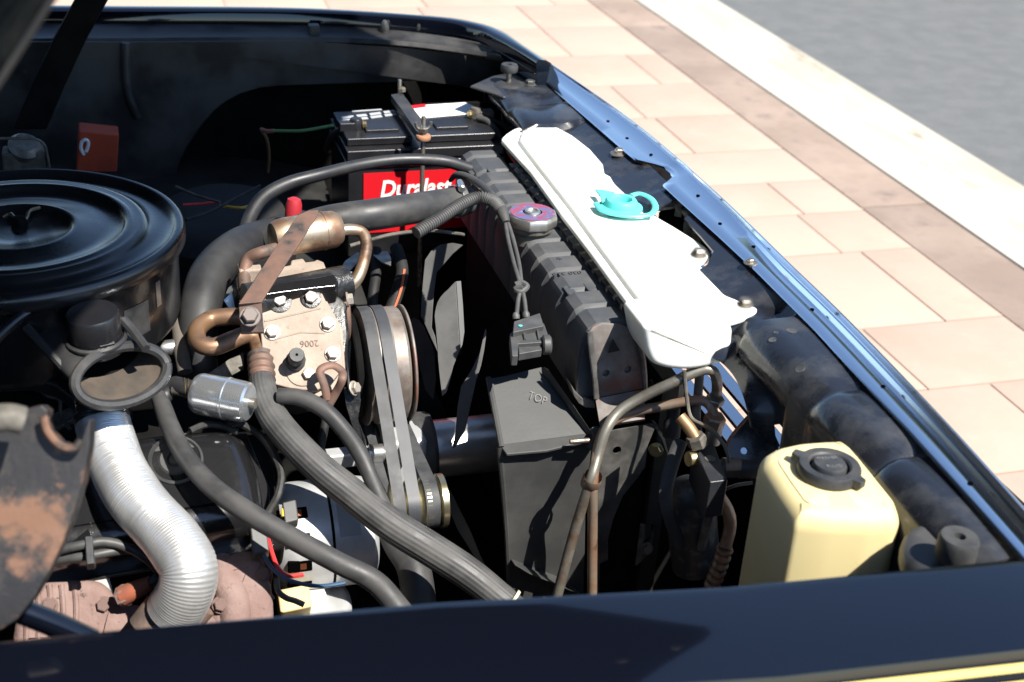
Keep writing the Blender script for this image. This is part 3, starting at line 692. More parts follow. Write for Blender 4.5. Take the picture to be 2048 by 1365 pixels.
# ================================================================== air-conditioning lines and drier
PIPE = mat('oxidised copper-brown pipe', (.33, .26, .20), (.27, .145, .085), rough=.45, scale=26, metal=.55, thr=(.42, .66), rough2=.6, c3=(.06, .05, .045), s3=40, thr3=(.60, .72))
PIPEG = mat('dull grey-green pipe', (.28, .27, .23), (.19, .17, .14), rough=.42, scale=30, metal=.6, thr=(.4, .65), c3=(.20, .12, .075), s3=22, thr3=(.54, .66))
o = obj('refrigerant_pipe', MB().tube(T([(1432, 800, .80), (1434, 765, .835), (1424, 742, .855), (1398, 742, .855), (1350, 763, .84), (1290, 792, .815), (1240, 822, .795), (1212, 860, .775), (1196, 910, .745), (1180, 966, .715), (1150, 1060, .64), (1108, 1215, .52)]), .0072, 14), PIPEG)
tag(o, 'bent greenish grey metal pipe, the upper of the two over the radiator end', 'pipe')
o = obj('refrigerant_pipe', MB().tube(T([(1430, 836, .79), (1420, 812, .80), (1396, 801, .805), (1330, 812, .79), (1262, 826, .775), (1216, 850, .768), (1197, 892, .752), (1186, 966, .715), (1185, 1060, .64), (1184, 1225, .51)]), .0068, 14), PIPE)
tag(o, 'bent copper brown metal pipe running just below the greenish pipe', 'pipe')
o = obj('pipe_clip', MB().lathe([(.0125, -.010), (.013, -.009), (.013, .009), (.0125, .010)], Z(1183, 962, .717), (.05, -.35, .93), 14, cap=False), PIPE)
tag(o, 'brown band clip holding the two pipes together by the shroud', 'pipe clip')
cp = [(1196, 868), (1250, 858), (1308, 848), (1310, 856), (1296, 890), (1290, 935), (1272, 960), (1246, 992), (1226, 1040), (1216, 1080), (1216, 1120), (1200, 1128), (1196, 1230), (1186, 1230), (1188, 1000)]
cb = obj('support_bracket', MB().prism([Yp(a, b, 1.425) for a, b in cp], (0, .003, 0)), mat('scuffed black bracket', (.045, .044, .042), (.11, .105, .098), rough=.5, scale=22, rough2=.7, thr=(.42, .68), c3=(.18, .13, .10), s3=24, thr3=(.62, .72), bump=.15))
tag(cb, 'scuffed black sheet bracket with bolt hole below the copper pipe', 'bracket')
cut(cb, [MB().lathe([(.0062, -.02), (.0062, .02)], Yp(1234, 901, 1.425), (0, 1, 0), 16)])
obj('bent_edge', MB().prism([Yp(a, b, 1.423) for a, b in ((1308, 848), (1316, 852), (1330, 880), (1338, 912), (1336, 914), (1326, 884))], (0, .012, 0)), STEELG, cb)
BRASS = mat('zinc yellow brass', (.62, .50, .26), (.45, .36, .2), rough=.35, metal=.9, scale=60)
bolt(cb, Yp(1312, 900, 1.425), (-.5, -.8, .2), .008, BRASS)
obj('side_sheet', MB().prism([Yp(a, b, 1.45) for a, b in ((1300, 860), (1345, 940), (1350, 1230), (1196, 1230), (1196, 1128))], (0, .003, 0)), DARK, cb)
obj('clip', MB().prism([Yp(a, b, 1.44) for a, b in ((1282, 1050), (1291, 1050), (1291, 1075), (1300, 1075), (1302, 1049), (1310, 1047), (1308, 1074), (1302, 1100), (1290, 1118), (1271, 1134), (1276, 1096))], (0, .004, 0)), DUSTY, cb, bevel=.001)
bolt(cb, Yp(1293, 1098, 1.437), (-.1, -.9, .3), .0075, DUSTY)
# drier block with fittings
dr = thing('receiver_drier', 'black valve block with brass plug and pipe fittings beside the bracket', 'valve block', Z(1420, 930, .62))
BLK = mat('black anodised block', (.022, .024, .03), (.035, .036, .04), rough=.32, scale=30, bump=.05)
bt = [Z(a, b, .775) for a, b in ((1386, 891), (1428, 888), (1456, 960), (1420, 965))]
obj('block', MB().prism(bt, (0, 0, -.055)), BLK, dr, bevel=.002)
obj('plug_disc', MB().lathe([(.0072, 0), (.0072, .0008), (.006, .0012)], Z(1420, 918, .775), (0, 0, 1), 20), DUSTY, dr)
def hexnut(a, b, r, m, parent, name='nut', h=None):
    a, b = V(a), V(b); ax = (b - a).normalized(); u, v = perp(ax)
    hexr = lambda q, p: [p + (u * math.cos(math.pi / 3 * i) + v * math.sin(math.pi / 3 * i)) * q for i in range(6)]
    d = (b - a)
    return obj(name, MB().loft([hexr(r * .88, a), hexr(r, a + d * .12), hexr(r, a + d * .88), hexr(r * .88, b)]), m, parent, sharp=25)
hexnut(Z(1398, 893, .780), Z(1390, 872, .795), .0135, DUSTY, dr)
obj('stub_pipe', MB().tube(T([(1392, 878, .79), (1378, 856, .80), (1360, 834, .81)]), .0082, 14), mat('bronze stub', (.35, .22, .11), (.22, .14, .08), rough=.5, metal=.6, scale=40), dr)
obj('brass_plug', MB().lathe([(.0105, -.012), (.0105, .004), (.0095, .006)], Z(1384, 918, .765), (-.95, -.1, .1), 22), BRASS, dr)
obj('switch', MB().lathe([(.012, -.02), (.012, .012), (.0135, .014), (.0135, .05), (.011, .052)], Z(1458, 938, .755), (.9, -.1, .0), 20), CAPB, dr)
obj('switch_collar', MB().lathe([(.0132, -.012), (.0132, .010)], Z(1464, 935, .756), (.9, -.1, 0), 20), PIPE, dr)
hexnut(Z(1428, 972, .735), Z(1424, 962, .745), .0115, DUSTY, dr)
obj('hose_pipe', MB().tube(T([(1427, 968, .735), (1438, 992, .715), (1456, 1024, .69), (1460, 1056, .665), (1450, 1096, .64)]), .0085, 14), PIPE, dr)
fp = T([(1450, 1096, .64), (1440, 1130, .61), (1424, 1172, .57)])
obj('ferrule', MB().resampled_tube(fp, .0108, .0012, 16, lambda L, a: 1 + .10 * math.sin(L / .013 * 2 * math.pi)), PIPE, dr)
obj('hose', MB().tube(T([(1426, 1168, .572), (1408, 1230, .53)]), .011, 12, 2), RUBBER, dr)
obj('canister', MB().lathe([(.004, 0), (.022, .004), (.030, .014), (.034, .03), (.034, .10), (.032, .14)], Z(1378, 960, .70), (.15, -.12, -1), 26), mat('scuffed black canister', (.03, .03, .03), (.10, .10, .095), rough=.45, scale=60, thr=(.52, .7)), dr)
o = obj('black_strap', MB().tube(T([(1362, 880, .76), (1344, 930, .73), (1332, 985, .70), (1340, 1040, .66), (1362, 1090, .62)]), .0075, 10, flat=(1.3, .5, (0, -.6, .8))), RUBBER); tag(o, 'flat black strap curving down past the dark canister', 'strap')
hexnut(Z(1424, 856, .775), Z(1432, 832, .795), .0145, PIPE, dr); hexnut(Z(1428, 806, .80), Z(1432, 795, .81), .0125, PIPEG, dr)
obj('fitting', MB().lathe([(.011, 0), (.011, .03), (.0095, .035)], Z(1423, 886, .755), (.1, .1, 1), 18), STEELG, dr)
obj('thin_tube', MB().tube(T([(1368, 742, .86), (1374, 800, .82), (1384, 838, .80), (1420, 858, .80), (1448, 890, .79), (1460, 925, .77)]), .0028, 8), DUSTY, dr)
obj('tall_pipe', MB().tube(T([(1400, 738, .83), (1396, 790, .80), (1392, 830, .78), (1396, 870, .76)]), .0062, 12), DUSTY, dr)
obj('plug_connector', MB().lathe([(.012, -.02), (.012, 0), (.009, .005), (.009, .02)], Z(1345, 845, .76), (.1, .3, 1), 20), DIRTY, dr)
obj('sensor_fitting', MB().box(Z(1332, 782, .775), (.018, .006, 0), (-.006, .016, 0), (0, 0, .016)), DUSTY, dr, bevel=.003)
o = obj('braided_lead', MB().tube(T([(1421, 1024, .68), (1412, 1056, .655), (1402, 1098, .62)]), .0062, 10), DUSTY); tag(o, 'short frayed grey braided sleeve end hanging beside the brown pipe', 'cable sleeve')
o = obj('silver_wire', MB().tube(T([(1505, 966, .74), (1470, 972, .735), (1440, 985, .72), (1426, 1004, .70), (1420, 1030, .68)]), .0024, 8), STEELG); tag(o, 'thin bare silver wire arching from bottle to braided sleeve', 'wire')

# bent bracket with an arched pocket beside the bottle
o0 = Z(1520, 860, .80); n0 = V((-.25, -.75, .6)).normalized()
br = obj('lamp_bracket', MB().prism([PL(a, b, o0, n0) for a, b in ((1452, 905), (1456, 884), (1490, 840), (1530, 803), (1552, 798), (1572, 808), (1556, 826), (1549, 850), (1551, 872), (1560, 892), (1540, 915), (1505, 930), (1475, 925))], n0 * -.003), SUPPORT)
tag(br, 'black bent bracket with arched lip and small hole beside washer bottle', 'bracket')
cut(br, [MB().lathe([(.0045, -.02), (.0045, .02)], PL(1488, 902, o0, n0), n0, 14)])
obj('arched_lip', MB().prism([PL(a, b, o0, n0) for a, b in ((1548, 797), (1560, 798), (1578, 810), (1594, 838), (1601, 870), (1604, 915), (1598, 915), (1592, 866), (1582, 834), (1572, 814), (1560, 804))], n0 * -.035), SUPPORT, br, bevel=.001)
obj('rusty_edge', MB().tube([PL(a, b, o0, n0) for a, b in ((1452, 897), (1462, 874), (1494, 836), (1531, 801))], .0022, 8), mat('rust edge', (.25, .10, .05), (.07, .05, .045), rough=.8, scale=80), br)
obj('curved_strut', MB().tube([Z(a, b, c) for a, b, c in ((1440, 690, .89), (1470, 706, .885), (1498, 736, .88), (1518, 775, .875), (1530, 815, .86), (1536, 850, .84))], .014, 10, flat=(1.6, .45, (-.4, -.3, .8))), SUPPORT, support)

# ================================================================== battery
bat = thing('battery', 'black car battery with red front label under a hold-down bar', 'battery', (.54, 2.32, .66))
CASE = mat('black battery plastic', (.012, .012, .014), (.018, .018, .02), rough=.3, scale=30, bump=.04)
obj('case', MB().box((.541, 2.318, .745), (.143, 0, 0), (0, .09, 0), (0, 0, .085)).box((.541, 2.318, .838), (.147, 0, 0), (0, .094, 0), (0, 0, .006)), CASE, bat, bevel=.003)
lid = obj('lid', MB().box((.541, 2.318, .856), (.145, 0, 0), (0, .092, 0), (0, 0, .010)).box((.46, 2.325, .874), (.06, 0, 0), (0, .076, 0), (0, 0, .007)).box((.61, 2.325, .874), (.066, 0, 0), (0, .076, 0), (0, 0, .007)), CASE, bat, bevel=.003)
for x_ in (.47, .60): obj('vent_cover', MB().box((x_, 2.298, .883), (.030, 0, 0), (0, .022, 0), (0, 0, .003)), CASE, lid, bevel=.0015)
RED = mat('red battery label', (.62, .012, .02), rough=.3, coat=.3); WHT = mat('white label print', (.82, .82, .82), rough=.4); GREYP = mat('grey label print', (.42, .43, .45), rough=.4)
x0, x1 = Yp(727, 350, 2.227).x, .66
lab = obj('front_label', MB().box(((x0 + x1) / 2, 2.2265, .765), ((x1 - x0) / 2, 0, 0), (0, .0006, 0), (0, 0, .058)), RED, bat)
tp = Yp(759, 397, 2.2255)
text('lettering', 'Duralast', .044, tp + V((0, -.0005, .016)), (1, 0, 0), (0, 0, 1), WHT, lab, .0003, 'LEFT', shear=.18, sx=.86, bold=.0012)
sheet = lambda pts, z, t=.0006: MB().prism([Z(a, b, z) for a, b in pts], (0, 0, -t))
stk = obj('top_sticker', sheet(((822, 212), (930, 205), (952, 214), (944, 228), (842, 237)), .8823), WHT, bat)
obj('sticker_corner', sheet(((806, 213), (850, 208), (852, 214), (812, 219)), .8829), RED, stk)
mb = MB()
for j, row in enumerate((((682, 234), (706, 231)), ((712, 230), (732, 228)), ((738, 227), (760, 224)), ((766, 223), (788, 220)))):
    for k in range(2):
        (a, b), (c, d) = row; e = 6 * k
        mb.prism([Z(a + 2 * k, b + e, .8822), Z(c + 2 * k, d + e, .8822), Z(c + 3 + 2 * k, d + e + 4, .8822), Z(a + 3 + 2 * k, b + e + 4, .8822)], (0, 0, -.0006))
mb.prism([Z(a, b, .8822) for a, b in ((703, 222), (762, 218), (764, 220), (705, 224))], (0, 0, -.0006))
mb.prism([Z(a, b, .8822) for a, b in ((793, 222), (812, 219), (818, 231), (800, 233))], (0, 0, -.0006))
obj('warning_label', mb, GREYP, bat)
GRIME = mat('corroded grey lead', (.15, .13, .11), (.06, .055, .05), rough=.8, scale=90, bump=.6, bscale=90, metal=.2)
def term(px, nm, m, sgn):
    c = Z(px[0], px[1], .888); t = obj(nm, MB().lathe([(.014, -.008), (.013, .006), (.010, .013)], c, (0, 0, 1), 18).box(c + V((sgn * .018, -.004, 0)), (.014, 0, 0), (0, .010, 0), (0, 0, .008)), m, bat, bevel=.002)
    bolt(t, c + V((-sgn * .012, -.006, .002)), (-sgn, -.3, .1), .006, BRASS); return t
term((952, 228), 'battery_clamp', GRIME, 1); term((712, 250), 'battery_clamp', CASE, -1)
hb = obj('hold_down_bar', MB().loft([[Z(a + d, b + e, .905) + V((0, 0, h)) for d, e, h in ((-11, 2, 0), (11, -2, 0), (11, -2, -.014), (-11, 2, -.014))] for a, b in ((793, 188), (815, 218), (845, 262))]), CAPB)
tag(hb, 'narrow black hold-down bar lying across the battery top', 'hold-down bar')
rx = Z(845, 262, .91)
rod = obj('hold_down_rod', MB().lathe([(.0042, -.30), (.0042, .026), (.0035, .028)], rx + V((0, -.006, 0)), (0, 0, 1), 12), STEEL)
tag(rod, 'threaded steel hold-down rod standing in front of the battery', 'threaded rod')
obj('washer', MB().lathe([(.0125, -.006), (.0135, -.004), (.0135, .001), (.012, .003)], rx + V((0, -.006, -.008)), (0, 0, 1), 18), mat('orange rusty washer', (.40, .19, .10), (.25, .14, .09), rough=.8, scale=90), rod)
hexnut(rx + V((0, -.006, .0)), rx + V((0, -.006, .008)), .0085, STEEL, rod)
for s_ in (-1, 1):
    obj('wing', MB().tube([rx + V((s_ * .006, -.006, .004)), rx + V((s_ * .012, -.006, .010)), rx + V((s_ * .014, -.006, .018))], .003, 8), STEEL, rod)
rx2 = Z(799, 186, .905)
r2 = obj('hold_down_rod', MB().lathe([(.004, -.12), (.004, .024), (.0033, .026)], rx2, (0, 0, 1), 12), STEEL); tag(r2, 'second threaded rod at the far end of the hold-down bar', 'threaded rod')
hexnut(rx2 + V((.004, 0, .002)), rx2 + V((.004, 0, .010)), .008, DUSTY, r2)
c1 = obj('battery_cable', MB().tube(T([(955, 236, .888), (975, 244, .885), (996, 268, .87), (1004, 300, .84), (1004, 345, .80)]), .0062, 10), RUBBER); tag(c1, 'thick black cable dropping from the far battery terminal', 'cable')
c2 = obj('battery_cable', MB().tube(T([(958, 232, .888), (985, 240, .882), (1008, 252, .87), (1026, 275, .85)]), .0042, 10), RUBBER); tag(c2, 'thinner black cable leaving the far terminal toward the white tank', 'cable')
c3 = obj('battery_cable', MB().tube(T([(700, 252, .886), (680, 262, .87), (664, 275, .84), (655, 300, .80)]), .0075, 10), DIRTY); tag(c3, 'black cable on the shaded left battery terminal', 'cable')

# ================================================================== engine block, valve cover, manifold
IRON = mat('oily dark iron', (.014, .014, .014), (.03, .029, .028), rough=.45, rough2=.8, scale=24, bump=.5, bscale=130, spec=.5)
GLOSS = mat('gloss black enamel', (.010, .010, .011), rough=.22, coat=.6, coat_rough=.15, bump=.15, bscale=70, c3=(.25, .25, .24), s3=170, thr3=(.68, .72), spec=.6)
eng = thing('engine_block', 'black V8 engine block under the air cleaner', 'engine', (-.1, 1.68, .25))
obj('block', MB().box((-.15, 1.69, .46), (.28, 0, 0), (0, .20, 0), (0, 0, .20)), DARK, eng, bevel=.01)
obj('intake_manifold', MB().box((-.12, 1.72, .74), (.16, 0, 0), (0, .07, 0), (0, 0, .03)), DARK, eng, bevel=.01)
vn = V((0, -.50, .866)); vu = V((1, 0, 0)); vv_ = vn.cross(vu)
vo = Z(340, 980, .715)
VP = lambda a, b, d=0: PL(a, b, vo, vn) + vn * d
head = obj('cylinder_head', MB().box(vo + vn * -.075 + V((-.10, .0, 0)), (.235, 0, 0), vv_ * .085, vn * .045), DARK, eng, bevel=.006)
vcov = thing('valve_cover', 'glossy black pressed valve cover with round breather grommet under the silver duct', 'valve cover', vo)
cpx = [(530, 1060), (522, 960), (482, 862), (330, 868), (20, 930), (20, 1150), (330, 1098)]
vp_ = [VP(a, b, -.028) for a, b in cpx]
obj('flange', MB().prism([p + vn * -.006 for p in inset(vp_, vn, -.012)], vn * .006), GLOSS, vcov, bevel=.002)
obj('cover', MB().pillow(rounded(vp_, .05, 6), vn, .052, .034, 7), GLOSS, vcov)
gc = VP(352, 938, .020)
obj('grommet', MB().lathe([(.034, 0), (.034, .006), (.031, .008), (.029, .004), (.021, .004), (.019, .007), (.011, .007), (.009, .004), (.007, .009), (.001, .010)], gc, vn, 36), RUBBER, vcov)
for px in ((515, 1055), (96, 1118)): bolt(vcov, VP(px[0], px[1], -.018), vn, .006, STEEL)
MAN = mat('pinkish rusty cast iron', (.19, .12, .105), (.25, .175, .155), rough=.85, scale=26, thr=(.35, .65), bump=.7, bscale=170, c3=(.07, .045, .04), s3=70, thr3=(.62, .72), spec=.3)
mn = V((0, -.75, .66)); mo = Z(300, 1190, .62); mu = vu
MP = lambda a, b, d=0: PL(a, b, mo, mn) + mn * d
man = thing('exhaust_manifold', 'rust pink cast exhaust manifold with bolts at the bottom left', 'exhaust manifold', mo)
right = [(432, 1125), (470, 1106), (500, 1102), (520, 1112), (536, 1140), (546, 1200), (548, 1290), (420, 1290), (412, 1240), (428, 1200), (430, 1160)]
obj('port_casting', MB().pillow(rounded([MP(a, b, -.02) for a, b in right], .02, 3), mn, .04, .018, 5), MAN, man)
obj('outlet_pipe', MB().tube([MP(445, 1120, -.01), MP(448, 1160, .008), MP(466, 1205, .012), MP(474, 1290, .006)], [.014, .019, .021, .022], 14), MAN, man)
left = [(40, 1190), (80, 1165), (150, 1158), (200, 1163), (222, 1180), (240, 1215), (246, 1300), (20, 1310)]
lc_ = obj('port_casting', MB().pillow(rounded([MP(a, b, -.02) for a, b in left], .02, 3), mn, .034, .016, 5), MAN, man)
for i, x in enumerate((52, 76, 100, 124, 150)):
    obj('fin', MB().tube([MP(x, 1172, .010), MP(x + 4, 1220, .012), MP(x + 2, 1290, .010)], .0055, 8, flat=(.7, 1.3, mn)), MAN, lc_)
obj('log_pipe', MB().tube([MP(210, 1250, -.01), MP(280, 1262, -.012), MP(360, 1266, -.012), MP(440, 1260, -.01)], .030, 16), MAN, man)
obj('stove_pipe', MB().tube([Z(382, 1190, .66), Z(344, 1232, .64), Z(320, 1270, .62)], [.036, .037, .040], 24), mat('heat-stained steel sleeve', (.17, .13, .11), (.30, .20, .15), rough=.7, scale=22, metal=.4, c3=(.06, .05, .045), s3=30, thr3=(.56, .68), bump=.3), man)
for px, d in (((522, 1150), .020), ((440, 1212), .026), ((208, 1212), .016), ((100, 1214), .02)):
    bolt(man, MP(px[0], px[1], d - .004), mn, .0085, MAN, 'hex')
obj('perforated_gasket', MB().prism([MP(a, b, -.004) for a, b in ((180, 1160), (218, 1154), (226, 1185), (205, 1180))], mn * .003), STEELG, man)
# spark plug, boot, leads
BOOT = mat('faded orange-brown boot', (.36, .11, .06), (.24, .10, .07), rough=.6, scale=30)
pb = obj('spark_plug_boot', MB().tube([Z(248, 1192, .645), Z(272, 1180, .655), Z(302, 1166, .665)], [.0125, .0115, .0085], 14, 3), BOOT); tag(pb, 'orange brown spark plug boot above the manifold', 'spark plug boot')
obj('plug_base', MB().lathe([(.0125, -.006), (.0135, .004), (.0118, .008)], Z(248, 1192, .645), Z(302, 1166, .665) - Z(248, 1192, .645), 6), MAN, pb)
WIRE = mat('grey black wire sheath', (.045, .045, .045), (.07, .07, .068), rough=.5, scale=40)
g_ = 'spark plug leads'
w1 = obj('plug_lead', MB().tube(T([(300, 1167, .665), (318, 1150, .672), (320, 1122, .68), (296, 1104, .69), (262, 1100, .695), (222, 1104, .70), (180, 1112, .70), (130, 1118, .695), (60, 1130, .68)]), .0058, 10), WIRE); tag(w1, 'lower spark plug lead looping down to the orange boot', 'spark plug lead', g_)
w2 = obj('plug_lead', MB().tube(T([(330, 1170, .66), (312, 1135, .685), (280, 1108, .70), (240, 1090, .71), (205, 1084, .715), (178, 1088, .715), (130, 1098, .71), (60, 1118, .69)]), .0058, 10), WIRE); tag(w2, 'upper spark plug lead vanishing behind the silver duct', 'spark plug lead', g_)
sp = obj('lead_separator', MB().box(Z(180, 1106, .708), (.0045, 0, 0), vv_ * .018, vn * .009).box(Z(184, 1124, .70), (.004, 0, 0), vv_ * .006, vn * .006), CAPB, None, bevel=.0015); tag(sp, 'small black clip separating two spark plug leads', 'lead clip')
obj('bracket', MB().prism([Z(a, b, .712) for a, b in ((140, 1088), (176, 1058), (188, 1085), (170, 1090))], (0, .0, -.003)), GLOSS, sp)

# ================================================================== air cleaner
ACP = mat('satin black air cleaner paint', (.010, .010, .012), (.016, .016, .018), rough=.24, scale=7, rough2=.36, bump=.05, bscale=60, c3=(.06, .055, .05), s3=60, thr3=(.70, .78), spec=.6, coat=.5, coat_rough=.2)
ac = V((-.130, 1.733, .97)); RR = .216
acl = thing('air_cleaner', 'round black air cleaner housing with ringed lid and wing nut', 'air cleaner', ac - V((0, 0, .12)))
prof = [(RR * .97, -.030), (RR * 1.0, -.026), (RR * 1.0, -.012), (RR * .99, -.006), (RR * .965, -.003), (RR * .935, -.006), (RR * .915, -.014), (RR * .80, -.013), (RR * .775, -.008), (RR * .755, -.0025), (RR * .73, -.0015), (RR * .70, -.003), (RR * .685, -.0015), (RR * .655, -.001), (RR * .635, -.005), (RR * .62, -.011), (RR * .50, -.010), (RR * .37, -.005), (RR * .345, -.0035), (RR * .325, -.006), (RR * .30, -.012), (RR * .1, -.015), (.002, -.015)]
lid_ = obj('lid', MB().lathe(prof, ac, (0, 0, 1), 96, cap=False), ACP, acl, sharp=70)
obj('housing', MB().lathe([(RR * .93, -.034), (RR * .945, -.03), (RR * .95, -.045), (RR * .945, -.125), (RR * .93, -.135), (RR * .7, -.145)], ac, (0, 0, 1), 72), GLOSS, acl)
wnz = ac.z - .012
obj('wing_nut', MB().tube([Z(6, 434, wnz), Z(20, 428, wnz + .004), Z(30, 437, wnz + .002), Z(40, 443, wnz), Z(52, 438, wnz + .003), Z(60, 422, wnz + .008), Z(80, 415, wnz + .010)], .0026, 8), mat('dull brass wire', (.30, .25, .17), rough=.4, metal=.8), lid_)
obj('stud_nut', MB().lathe([(.012, -.012), (.012, -.002), (.008, .004), (.002, .005)], Z(38, 440, ac.z - .008), (0, 0, 1), 6), DARK, lid_)
MARK = mat('scuffed decal remnant', (.06, .05, .045), (.10, .085, .07), rough=.55, scale=60)
hc = V((ac.x, ac.y, 0))
def decal(a0, a1, z0, z1, nm, m):
    rr = RR * .949 + .0008
    obj(nm, MB().grid([[V((ac.x + rr * math.cos(a), ac.y + rr * math.sin(a), z)) for a in [math.radians(a0 + (a1 - a0) * i / 8) for i in range(9)]] for z in (ac.z + z0, ac.z + z1)]), m, acl)
decal(-52, -40, -.105, -.06, 'scuff', mat('lighter grey scuff', (.045, .045, .045), (.02, .02, .02), rough=.5, scale=50))
decal(-60, -56, -.075, -.045, 'scuff', MARK); decal(-35, -32, -.08, -.045, 'scuff', MARK)

# snorkel
TAN = mat('dusty tan inner face', (.085, .066, .05), (.045, .038, .031), rough=.8, scale=20)
SN = mat('satin black snorkel', (.03, .03, .031), (.06, .058, .056), rough=.42, rough2=.6, scale=18, thr=(.45, .7), bump=.12, c3=(.16, .15, .14), s3=60, thr3=(.70, .78))
so_ = Z(241, 752, .875); sn_n = V((.42, -.72, .55)).normalized()
OP = lambda a, b, d=0: PL(a, b, so_, sn_n) + sn_n * d
opx = []
for i in range(40):
    a = 2 * math.pi * i / 40; ex, ey = 94 * math.cos(a), 56 * math.sin(a); t = math.radians(-15)
    opx.append((241 + ex * math.cos(t) - ey * math.sin(t), 752 + ex * math.sin(t) + ey * math.cos(t)))
ringO = [OP(a, b) for a, b in opx]
cO = sum(ringO, V()) / 40
back = Z(142, 640, .90)
def sring(t, k, z=0, s=1.):
    c = cO.lerp(back, t); return [c + (p - cO) * s + V((0, 0, z)) for p in ringO]
sn = thing('air_intake_snorkel', 'black air intake snorkel with wide open oval mouth and capped stub on top', 'air intake', so_ - V((0, 0, .06)))
rings = [sring(0, 0, s=.93), sring(0, 0, s=1.0), sring(.012, 0, s=1.03), sring(.05, 0, s=1.03), sring(.07, 0, s=.96), sring(.35, 0, s=.97), sring(.7, 0, s=1.0), sring(1.1, 0, s=1.05), sring(1.2, 0, s=.7)]
inner = [sring(.95, 0, s=.9), sring(.5, 0, s=.9), sring(.1, 0, s=.90)]
obj('snorkel_tube', MB().loft(rings, cap=False), SN, sn, sharp=50)
obj('inner_wall', MB().loft([sring(.0, 0, s=.93), sring(.1, 0, s=.91), sring(.3, 0, s=.9), sring(.42, 0, s=.9)], cap=False), TAN, sn)
obj('inner_throat', MB().loft([sring(.42, 0, s=.9), sring(.8, 0, s=.9), sring(1.05, 0, s=.8), sring(1.06, 0, s=.05)], cap=False), DARK, sn)  # near-black colour stands in for the shade deep inside the snorkel
obj('mouth_lip', MB().tube([p + sn_n * .001 for p in ringO] + [ringO[0] + sn_n * .001], .0068, 8, 1), SN, sn)
cpz = Z(184, 625, .945)
obj('stub', MB().lathe([(.034, -.05), (.0335, -.04), (.0335, -.036), (.031, -.034), (.031, -.002), (.0295, 0), (.001, 0)], cpz, (-.05, -.08, 1), 40), ACP, sn)
obj('stub_seam', MB().lathe([(.0345, -.040), (.0365, -.038), (.0365, -.035), (.0335, -.033)], cpz, (-.05, -.08, 1), 40, cap=False), SN, sn)
obj('latch_tab', MB().box(Z(211, 682, .915), (.009, .003, 0), (-.002, .006, .004), (0, -.002, .002)), SN, sn, bevel=.001)
obj('seam_rib', MB().tube(T([(52, 655, .92), (100, 705, .90), (150, 760, .875)]), .0055, 8, 2), SN, sn)
obj('seam_rib', MB().tube(T([(246, 640, .925), (268, 665, .915), (292, 698, .905)]), .006, 8, 2), SN, sn)
obj('lower_tray', MB().prism([Z(a, b, .84) for a, b in ((-60, 690), (60, 640), (150, 760), (150, 800), (110, 770), (60, 755), (-60, 760))], (0, 0, -.02)), ACP, sn, bevel=.003)
v1 = obj('vacuum_hose', MB().tube(T([(-20, 690, .93), (10, 660, .935), (50, 628, .94), (90, 612, .94), (140, 612, .935)]), .007, 10), ACP); tag(v1, 'thin black vacuum hose curving to the snorkel stub', 'hose')

# silver flexible duct
ALU = mat('bright crinkled aluminium duct', (.86, .86, .85), (.76, .76, .75), rough=.36, metal=.75, scale=30, bump=.1, c3=(.30, .29, .28), s3=14, thr3=(.60, .78))
dp = T([(202, 822, .80), (210, 862, .785), (230, 920, .77), (262, 985, .755), (310, 1042, .74), (352, 1090, .73), (376, 1135, .715), (372, 1180, .69), (348, 1226, .655)])
du = thing('flexible_duct', 'silver corrugated flexible duct curving down from the air intake', 'duct', Z(348, 1226, .62))
random.seed(8)
jit = [random.uniform(.0, .012) for _ in range(400)]
def rfd(L, a):
    k = L / .0032
    return 1 + .034 * (1 - abs(math.sin(math.pi * k)) ** .6) * -1 + .012 * math.sin(a * 2 + L * 55) + .012 * math.sin(a * 3 - L * 90) + jit[int(k) % 400] * .6
obj('duct_wall', MB().resampled_tube(dp, .0335, .0008, 36, rfd, cap=False), ALU, du, sharp=80)
obj('duct_sleeve', MB().resampled_tube(T([(201, 800, .812), (204, 822, .80), (208, 846, .79)]), .0352, .001, 32, lambda L, a: 1 + .012 * math.sin(L / .003 * 2 * math.pi), cap=False), ACP, du)

# ================================================================== compressor
CAST = mat('tan dusty cast iron plate', (.40, .325, .262), (.29, .232, .187), rough=.75, scale=20, metal=.1, thr=(.35, .65), bump=.35, bscale=220, c3=(.22, .15, .10), s3=70, thr3=(.60, .74))
OILY = mat('oily black cast iron', (.013, .013, .013), (.05, .048, .044), rough=.28, rough2=.6, scale=36, thr=(.5, .72), bump=.5, bscale=200, spec=.6)
RUST = mat('brown rusty steel', (.20, .115, .085), (.12, .085, .07), rough=.65, scale=26, metal=.3, thr=(.4, .62), bump=.2, c3=(.05, .045, .045), s3=24, thr3=(.56, .66))
cn = V((-.03, -.70, .71)).normalized(); co = Z(605, 680, .83)
CPx = lambda a, b, d=0: PL(a, b, co, cn) + cn * d
comp = thing('compressor', 'dusty tan and black air conditioning compressor with belt pulley', 'compressor', co - V((0, 0, .15)))
plate_px = [(520, 660), (524, 606), (548, 598), (575, 594), (610, 590), (643, 588), (662, 628), (678, 655), (682, 700), (686, 738), (664, 768), (632, 784), (590, 782), (552, 772), (530, 748), (524, 700)]
obj('cylinder_bank', MB().prism([CPx(a, b, -.010) for a, b in ((490, 600), (560, 580), (660, 570), (694, 600), (700, 660), (694, 750), (660, 786), (600, 800), (545, 790), (512, 750))], cn * -.075), OILY, comp, bevel=.006)
obj('rim_plate', MB().prism([CPx(a, b, -.010) for a, b in ((514, 660), (520, 600), (646, 582), (670, 628), (686, 655), (692, 742), (668, 776), (634, 794), (588, 792), (546, 780), (522, 752))], cn * .004), CAST, comp, bevel=.0015)
hp_ = obj('head_plate', MB().prism([CPx(a, b, -.006) for a, b in plate_px], cn * .012), CAST, comp, bevel=.002)
